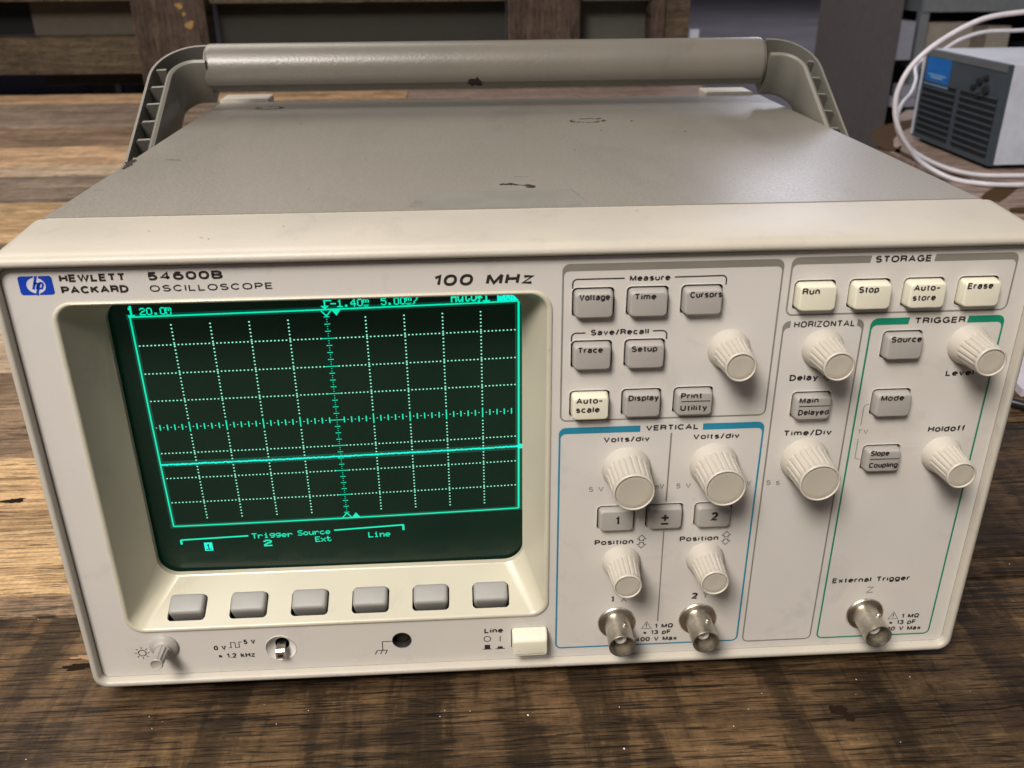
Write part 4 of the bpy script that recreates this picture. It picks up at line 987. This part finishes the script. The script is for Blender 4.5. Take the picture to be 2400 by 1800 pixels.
# ---- carrying handle
ux = Vector((0, 0.863, 0.505)); nn_ = Vector((0, -0.505, 0.863)); P0 = Vector((0, 187.5, 163.5))
def hp(x, s_, n): return P0 + Vector((x, 0, 0)) + ux*s_ + nn_*n
def arm(sgn, xin, Wd=12.0):
    """channel-section arm; sgn -1 left, +1 right; xin = |X| of its inner face"""
    st_in = []; st_out = []
    def X(d): return sgn*(xin+d)
    for s_ in (-112, -80, -40, -10, 15, 35, 48):
        st_in.append((X(0), s_)); st_out.append((X(Wd), s_))
    na = 10
    for i in range(1, na+1):
        a = math.radians(90*i/na)
        st_in.append((X(-10+10*math.cos(a)), 48+11*math.sin(a)))
        st_out.append((X(-12+(Wd+12)*math.cos(a)), 48+25*math.sin(a)))
    st_in.append((X(-14.5), 59)); st_out.append((X(-14.5), 73.2))
    prof = [(0, 0, 0), (1.2, 0, 0), (1.4, 0, -20), (0, -4.2, -20), (0, -3.6, -2.5), (0, -3.0, -0.7), (0, -1.8, -0.1), (0, -0.5, -0.8), (0, 0, -2.6), (0, 0, -24), (0, -1.5, -26.6), (2.0, 0, -27), (0.0, 0, -25)]
    ls = []
    for (xi, si), (xo, so) in zip(st_in, st_out):
        W = math.hypot(xi-xo, si-so); dx, ds = (xi-xo)/W, (si-so)/W; l = []
        for k, (a, b_, n) in enumerate(prof):
            off = a if k in (0, 1, 2, 11, 12) else W + b_
            l.append(hp(xo+dx*off, so+ds*off, n))
        ls.append(l if sgn > 0 else l[::-1])
    mb = MB(); mb.loops(ls, True, True)
    o = mb.obj('handle_arm', M['handle_arm'], osc, None, True, 40)
    for s_ in (54.5, 41, 28, 15, 2, -11, -24, -37):
        mbr = MB(); w0, w1 = X(Wd-1.2 if s_ < 50 else Wd-3.5), X(3.2 if s_ < 50 else 4.2)
        pr = [(w0, -20), (w1, -20), (w1, -0.9), (X(Wd-2.8), -1.2), (w0, -3.2)]
        th = 0.55
        ls = [[hp(p[0], s_-th+ (0), p[1]) for p in pr], [hp(p[0], s_+th, p[1]) for p in pr]]
        mbr.loops(ls, True, True); mbr.obj('rib', M['handle_arm'], o)
    mbr = MB(); c = hp(0, -112, -13)
    mbr.loops([[Vector((x_, c.y + r*math.cos(q*math.pi/14), c.z + r*math.sin(q*math.pi/14))) for q in range(28)] for x_, r in ((sgn*157.0, 19), (X(Wd-1), 19), (X(Wd+.5), 17.5))], False, True)
    mbr.obj('pivot_boss', M['handle_arm'], o, None, True, 40)
arm(-1, 165.0); arm(1, 158.9, 10.0)
def grip_ring(x, r, a0, a1, n=44):
    return [Vector((x, 0, 0)) + hp(0, 69.6, -12.2) + Vector((0, -math.cos(a0+(a1-a0)*i/n), math.sin(a0+(a1-a0)*i/n)))*r for i in range(n+1)]
mb = MB(); A0, A1 = math.radians(-34), math.radians(214)
secs = [(-151.6, 11.2), (-151.5, 12.2), (-150.9, 12.55), (-149.5, 12.65)] + [(-149.5+291*i/24, 12.65) for i in range(1, 24)] + [(141.0, 12.65), (142.2, 12.5), (142.8, 12.1), (142.9, 11.2)]
outer_ = [grip_ring(x, r, A0, A1) for x, r in secs]
mb.loops(outer_, closed=False)
for k in (0, -1):      # folded lower edges of the shell
    e = [l[k] for l in outer_]; c = hp(0, 69.6, -12.2)
    inn = [Vector((p.x, c.y+(p.y-c.y)*0.94, c.z+(p.z-c.z)*0.94)) for p in e]
    n = len(e); mb.add(e+inn, [(i, i+1, n+i+1, n+i) if k == 0 else (i+1, i, n+i, n+i+1) for i in range(n-1)])
mb.obj('handle_grip', M['handle'], osc, None, True, 50)
mb = MB()
core = [(-152.5, 9.0), (-152.4, 11.3)] + [(-150+290*i/12, 11.6) for i in range(13)] + [(143.4, 11.6), (143.5, 9.0)]
mb.loops([[Vector((x, 0, 0)) + hp(0, 69.6, -12.2) + Vector((0, -math.cos(q*math.pi/20), math.sin(q*math.pi/20)))*r for q in range(40)] for x, r in core], True, True)
mb.obj('handle_core', M['handle_arm'], osc, None, True, 50)
# chipped tape scar under the grip
c = hp(0, 69.6, -12.2); mb = MB(); rnd = random.Random(3); pts = []
for i in range(16):
    a = 2*math.pi*i/16; pts.append((-12+4.2*math.cos(a)*rnd.uniform(.6, 1.2), -0.62+0.24*math.sin(a)*rnd.uniform(.5, 1.4)))
mb.add([(x, c.y-12.72*math.cos(t), c.z+12.72*math.sin(t)) for x, t in pts], [tuple(range(16))[::-1]]); mb.obj('grip_scar', M['chip'], osc)

# ------------------------------------------------------------------ white power supply on the second table
tb = thing('side_table', 'pinkish slab table with burnt arcs under the white instrument', 'table', (1100, 700, -850))
def slab_pts():
    p = [(500, 120)] + [(520, 420), (545, 700)]
    p += [(560, 860), (561, 960), (566, 1005), (590, 1062), (622, 1122), (668, 1186), (715, 1265), (742, 1300), (850, 1330)]
    p += [(1500, 1380), (1700, 1380), (1700, 120)]
    return p
sp = orient(slab_pts()); n = len(sp)
# four boards cut out of the slab outline
def clip(pts, y0, y1):
    def cut(pts, f):
        out = []
        for i in range(len(pts)):
            a, b_ = pts[i], pts[(i+1) % len(pts)]; fa, fb = f(a), f(b_)
            if fa >= 0: out.append(a)
            if fa*fb < 0: t = fa/(fa-fb); out.append((a[0]+(b_[0]-a[0])*t, a[1]+(b_[1]-a[1])*t))
        return out
    return cut(cut(pts, lambda p: p[1]-y0), lambda p: y1-p[1])
for y0, y1 in ((120, 400), (403, 640), (643, 890), (893, 1110), (1113, 1400)):
    q = orient(clip(sp, y0, y1)); k = len(q)
    obj('plank', [(p[0], p[1], TZ-0.5) for p in q] + [(p[0], p[1], TZ-45) for p in q], [tuple(range(k)), tuple(range(2*k-1, k-1, -1))] + [(i, k+i, k+(i+1) % k, (i+1) % k) for i in range(k)], M['w_pink'], tb)
for x, y in ((640, 260), (1600, 260), (1600, 1200), (820, 1200)): wp('leg', M['w_dark2'], x, x+80, y, y+80, -850, TZ-46, tb)
def band(pts, ws, z, mat, parent, name='burn_mark'):
    mb = MB(); n = len(pts); L = []; R_ = []
    for i in range(n):
        a = Vector(pts[max(0, i-1)]); b_ = Vector(pts[min(n-1, i+1)]); d = (b_-a).normalized(); nn = Vector((-d.y, d.x)); p = Vector(pts[i])
        L.append(p+nn*ws[i]/2); R_.append(p-nn*ws[i]/2)
    mb.add([(p.x, p.y, z) for p in L]+[(p.x, p.y, z) for p in R_], [(n+i, n+i+1, i+1, i) for i in range(n-1)])
    return mb.obj(name, mat, parent)
M['burn2'] = flat('dark_burn_line', (0.07, 0.040, 0.020), 0.8, 0.05)
band([(715, 1200), (684, 1174), (653, 1146), (619, 1105), (590, 1050), (572, 998), (568, 960)], [22, 34, 40, 40, 30, 22, 14], TZ-0.3, M['burn2'], tb)
band([(580, 1010), (573, 960), (571, 921), (570, 879), (574, 835), (585, 790)], [8, 12, 12, 12, 10, 8], TZ-0.26, M['burn2'], tb)
band([(568, 952), (580, 975), (594, 998)], [7, 6, 4], TZ-0.26, M['burn2'], tb)
band([(553, 690), (572, 712), (590, 732), (617, 758)], [20, 24, 24, 18], TZ-0.26, M['burn2'], tb)
band([(553, 640), (562, 648), (590, 650), (640, 640)], [10, 24, 30, 30], TZ-0.26, M['w_burn'], tb)
band([(590, 790), (640, 760), (700, 742)], [6, 8, 6], TZ-0.24, M['burn2'], tb)

bx = thing('power_supply', 'small white instrument with dark slotted front and blue label', 'instrument', (760, 940, TZ))
X0, X1, Y0, Y1, Z0, Z1 = 633, 930, 838, 1046, TZ, 117
mb = MB(); mb.box(X0+4, X1, Y0, Y1, Z0+6, Z1); mb.obj('housing', M['white_box'], bx)
mb = MB(); mb.box(X0-3, X0+4.2, Y0-0.5, Y1+0.5, Z0+5, Z1+0.5); gr = mb.obj('front_bezel', M['grille'], bx)
mb = MB(); mb.box(X0-4, X0-2.9, Y0, Y1, Z1-8, Z1+0.2); mb.obj('top_trim', M['grille_lo'], gr)
mb = MB(); mb.box(X0-4.5, X0-2.8, Y1-3, Y1+1.5, Z0+8, Z1-8); mb.obj('side_trim', M['white_box'], gr)
for c0, c1 in ((Y0+8, Y0+96), (Y0+108, Y0+198)):
    for r_ in range(9):
        z = 6 + r_*8.1
        mb = MB(); mb.box(X0-3.4, X0-3.05, c0, c1, z, z+5.4); mb.obj('slot', M['slot'], gr)
        mb = MB(); mb.box(X0-5.2, X0-3.1, c0, c1, z+5.5, z+7.2); mb.obj('louvre', M['grille'], gr)
mb = MB(); mb.box(X0-3.6, X0-3.1, Y0+132, Y0+196, 76, Z1-8); lb = mb.obj('blue_label', M['label_blue'], gr)
mb = MB(); mb.box(X0-3.9, X0-3.62, Y0+140, Y0+188, 85.5, 87.5); mb.box(X0-3.9, X0-3.62, Y0+148, Y0+182, 82, 84.5); mb.obj('label_print', M['label_pale'], lb)
mb = MB(); mb.box(X0-3.5, X0-3.08, Y0+130, Y0+198, 72.5, 76); mb.obj('label_border', M['label_pale'], gr)
for yy, zz, r_ in ((Y0+54, 92, 5), (Y0+36, 84, 6), (Y0+66, 84, 4), (Y0+40, 98, 4), (Y0+50, 76, 4)):
    mb = MB(); mb.loops([[(x_, yy+r2*math.cos(q*math.pi/8), zz+r2*math.sin(q*math.pi/8)) for q in range(16)] for x_, r2 in ((X0-3, r_), (X0-7, r_*0.9), (X0-7.4, r_*.6))][::1], False, True); mb.obj('binding_post', M['slot'], gr)
for x, y in ((X0+15, Y0+15), (X1-15, Y0+15), (X0+15, Y1-15), (X1-15, Y1-15)):
    mb = MB(); mb.box(x-8, x+8, y-8, y+8, Z0, Z0+6.2); mb.obj('foot', M['cable_black'], bx)

# white cable looping round the instrument
def bez(pts, n=14):
    """Catmull-Rom through pts"""
    out = []; P_ = [Vector(p) for p in pts]; P_ = [P_[0]*2-P_[1]] + P_ + [P_[-1]*2-P_[-2]]
    for i in range(1, len(P_)-2):
        a, b_, c, d = P_[i-1:i+3]
        for k in range(n):
            t = k/n; out.append(0.5*((2*b_)+(-a+c)*t+(2*a-5*b_+4*c-d)*t*t+(-a+3*b_-3*c+d)*t**3))
    out.append(P_[-2]); return out
mb = MB()
mb.tube(bez([(720, 800, 182), (665, 800, 181), (611, 800, 178), (564, 800, 170.5), (521, 800, 148), (494, 800, 123), (482.6, 800, 96), (483.5, 800, 72), (491, 800, 53), (506, 802, 33), (528, 803, 12), (557, 783, TZ+3.2), (581.5, 753, TZ+3.2), (620, 745, TZ+3.2), (660, 757, TZ+3.2), (760, 800, TZ+3.2), (900, 790, TZ+3.2)]), 2.9, 10)
mb.tube(bez([(900, 1120, 138), (820, 1085, 138), (770, 1075, 136.8), (725, 1075, 135.4), (690, 1072, 126), (662, 1064, 112), (640, 1060, 105), (622, 1052, 93), (590, 980, 84), (550, 905, 78), (512, 845, 74), (497, 822, 62), (500, 815, 44), (520, 815, 24), (556, 812, 6), (594, 800, TZ+3.4), (640, 790, TZ+3.4), (700, 792, TZ+3.4), (900, 815, TZ+3.4)]), 2.7, 10)
tag(mb.obj('white_cable', M['cable_white'], None, None, True), 'white cable looped in a wide arc around the white instrument', 'cable')

# lavender sheet and black cord beside the oscilloscope
mb = MB(); q = [(318, 222), (520, 190), (560, 420), (350, 455)]; mb.add([(p[0], p[1], TZ+0.4) for p in q]+[(p[0], p[1], TZ+5.5) for p in q], [(3, 2, 1, 0), (4, 5, 6, 7)]+[(i, (i+1) % 4, 4+(i+1) % 4, 4+i) for i in range(4)])
tag(mb.obj('paper_pad', M['paper'], None), 'pale lavender paper pad just right of the oscilloscope front', 'paper')
mb = MB(); mb.tube(bez([(180, 330, 2), (230, 262, TZ+3.4), (296, 216, TZ+3.2), (318, 196, TZ+3.2), (350, 170, TZ+3.2), (420, 120, TZ+3.2)]), 3.1, 12)
tag(mb.obj('black_cord', M['cable_black'], None, None, True), 'black power cord crossing the bench right of the oscilloscope', 'cord')

# ------------------------------------------------------------------ old crate behind the bench
crt_ = thing('timber_crate', 'dark timber crate with posts and rails behind the workbench', 'crate', (-300, 1850, -850))
for x0, x1, mm in ((-656, -514, 'crate_post'), (82, 227, 'crate_post'), (372, 400, 'crate_post'), (402, 450, 'crate_brown'), (-1420, -1290, 'crate_post')):
    wp('post', M[mm], x0, x1, 1700, 1760, -850, 620, crt_)
wp('rail', M['crate_brown'], -1289, -657, 1712, 1770, 24, 94, crt_)
wp('rail', M['crate_brown'], -1289, -657, 1712, 1770, 160, 230, crt_)
wp('rail', M['crate_brown'], -513, 81, 1735, 1790, 152, 230, crt_)
wp('rail', M['crate_green'], 228, 371, 1725, 1790, 151, 215, crt_)
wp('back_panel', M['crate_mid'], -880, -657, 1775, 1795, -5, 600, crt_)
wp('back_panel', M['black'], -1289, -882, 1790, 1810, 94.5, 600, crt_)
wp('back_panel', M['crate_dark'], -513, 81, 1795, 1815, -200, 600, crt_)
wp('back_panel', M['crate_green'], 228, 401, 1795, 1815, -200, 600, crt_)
wp('back_panel', M['black'], -1289, -514, 2150, 2170, -850, 22, crt_)  # black sheet set in for the shade under the lower rail
wp('inner_board', M['navy'], -1200, -800, 2000, 2100, -60, 14, crt_)
wp('inner_board', M['grey_strap'], -835, -785, 1900, 1935, -300, 60, crt_)
for x, z, r_ in ((-548, 115, 9), (-563, 150, 7), (-556, 135, 4)):
    q = blob(x, z, r_, r_*.75, 18, int(x), .35); obj('paint_spot', [(p[0], 1699.2, p[1]) for p in orient(q)], [tuple(range(18))], M['ochre'], crt_)
wp('clip', M['white_box'], 452, 470, 1690, 1705, 76, 96, crt_)

# ------------------------------------------------------------------ equipment cart, right background
ct = thing('equipment_cart', 'grey metal equipment cart standing behind the white instrument', 'cart', (1250, 2000, -850))
for x in (1028, 1560):
    for y in (1900, 2350): wp('post', M['cart'], x, x+20, y, y+20, -760, 420, ct)
wp('shelf', M['cart'], 1030, 1580, 1895, 2370, 112, 160, ct)
wp('shelf', M['cart'], 1030, 1580, 1905, 2370, -10, 6, ct)
wp('shelf', M['cart'], 1030, 1580, 1905, 2370, -420, -400, ct)
wp('side_sheet', M['cart_lilac'], 985, 1020, 1900, 2330, 10, 92, ct)
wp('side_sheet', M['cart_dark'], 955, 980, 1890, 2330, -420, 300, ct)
wp('bracket', M['cart_lilac'], 985, 1040, 1880, 1930, -92, -72, ct); wp('bracket', M['cart_lilac'], 1005, 1040, 1880, 1930, -70, -45, ct)
wp('back_sheet', M['black'], 1030, 1580, 2375, 2385, -420, 160, ct)  # black sheet set behind the shelves as the shade of the gap
for x, y in ((1038, 1910), (1570, 1910), (1038, 2360), (1570, 2360)):
    mb = MB(); mb.loops([[(xx, y+45*math.cos(q*math.pi/10), -805+45*math.sin(q*math.pi/10)) for q in range(20)] for xx in (x-12, x+12)], True, True); mb.obj('castor', M['cable_black'], ct)
def carton(x0, x1, y0, y1, z0, z1, mat, label):
    t = thing('carton', label, 'carton', ((x0+x1)/2, (y0+y1)/2, z0), 'cartons on the cart shelf')
    wp('box_body', mat, x0, x1, y0, y1, z0, z1-2, t); mb = MB(); mb.box(x0-1, (x0+x1)/2-1, y0-1, y1+1, z1-1.9, z1); mb.obj('flap', mat, t); mb = MB(); mb.box((x0+x1)/2+1, x1+1, y0-1, y1+1, z1-1.9, z1); mb.obj('flap', mat, t)
carton(1055, 1168, 1925, 2200, 6.2, 88, M['cardboard'], 'larger beige carton on the cart shelf nearest its left post')
carton(1171, 1205, 1935, 2200, 6.2, 80, M['cardboard2'], 'narrow brown carton between the two beige ones on the cart shelf')
carton(1208, 1262, 1930, 2200, 6.2, 78, M['cardboard'], 'smaller beige carton on the cart shelf right of the brown one')

# back wall of the hall, far behind
wl = obj('wall', [(-14000, 24000, -850), (18000, 24000, -850), (18000, 24000, 5000), (-14000, 24000, 5000)], [(0, 1, 2, 3)], flat('dim_wall_paint', (0.12, 0.115, 0.12), 0.8)); wl['kind'] = 'structure'
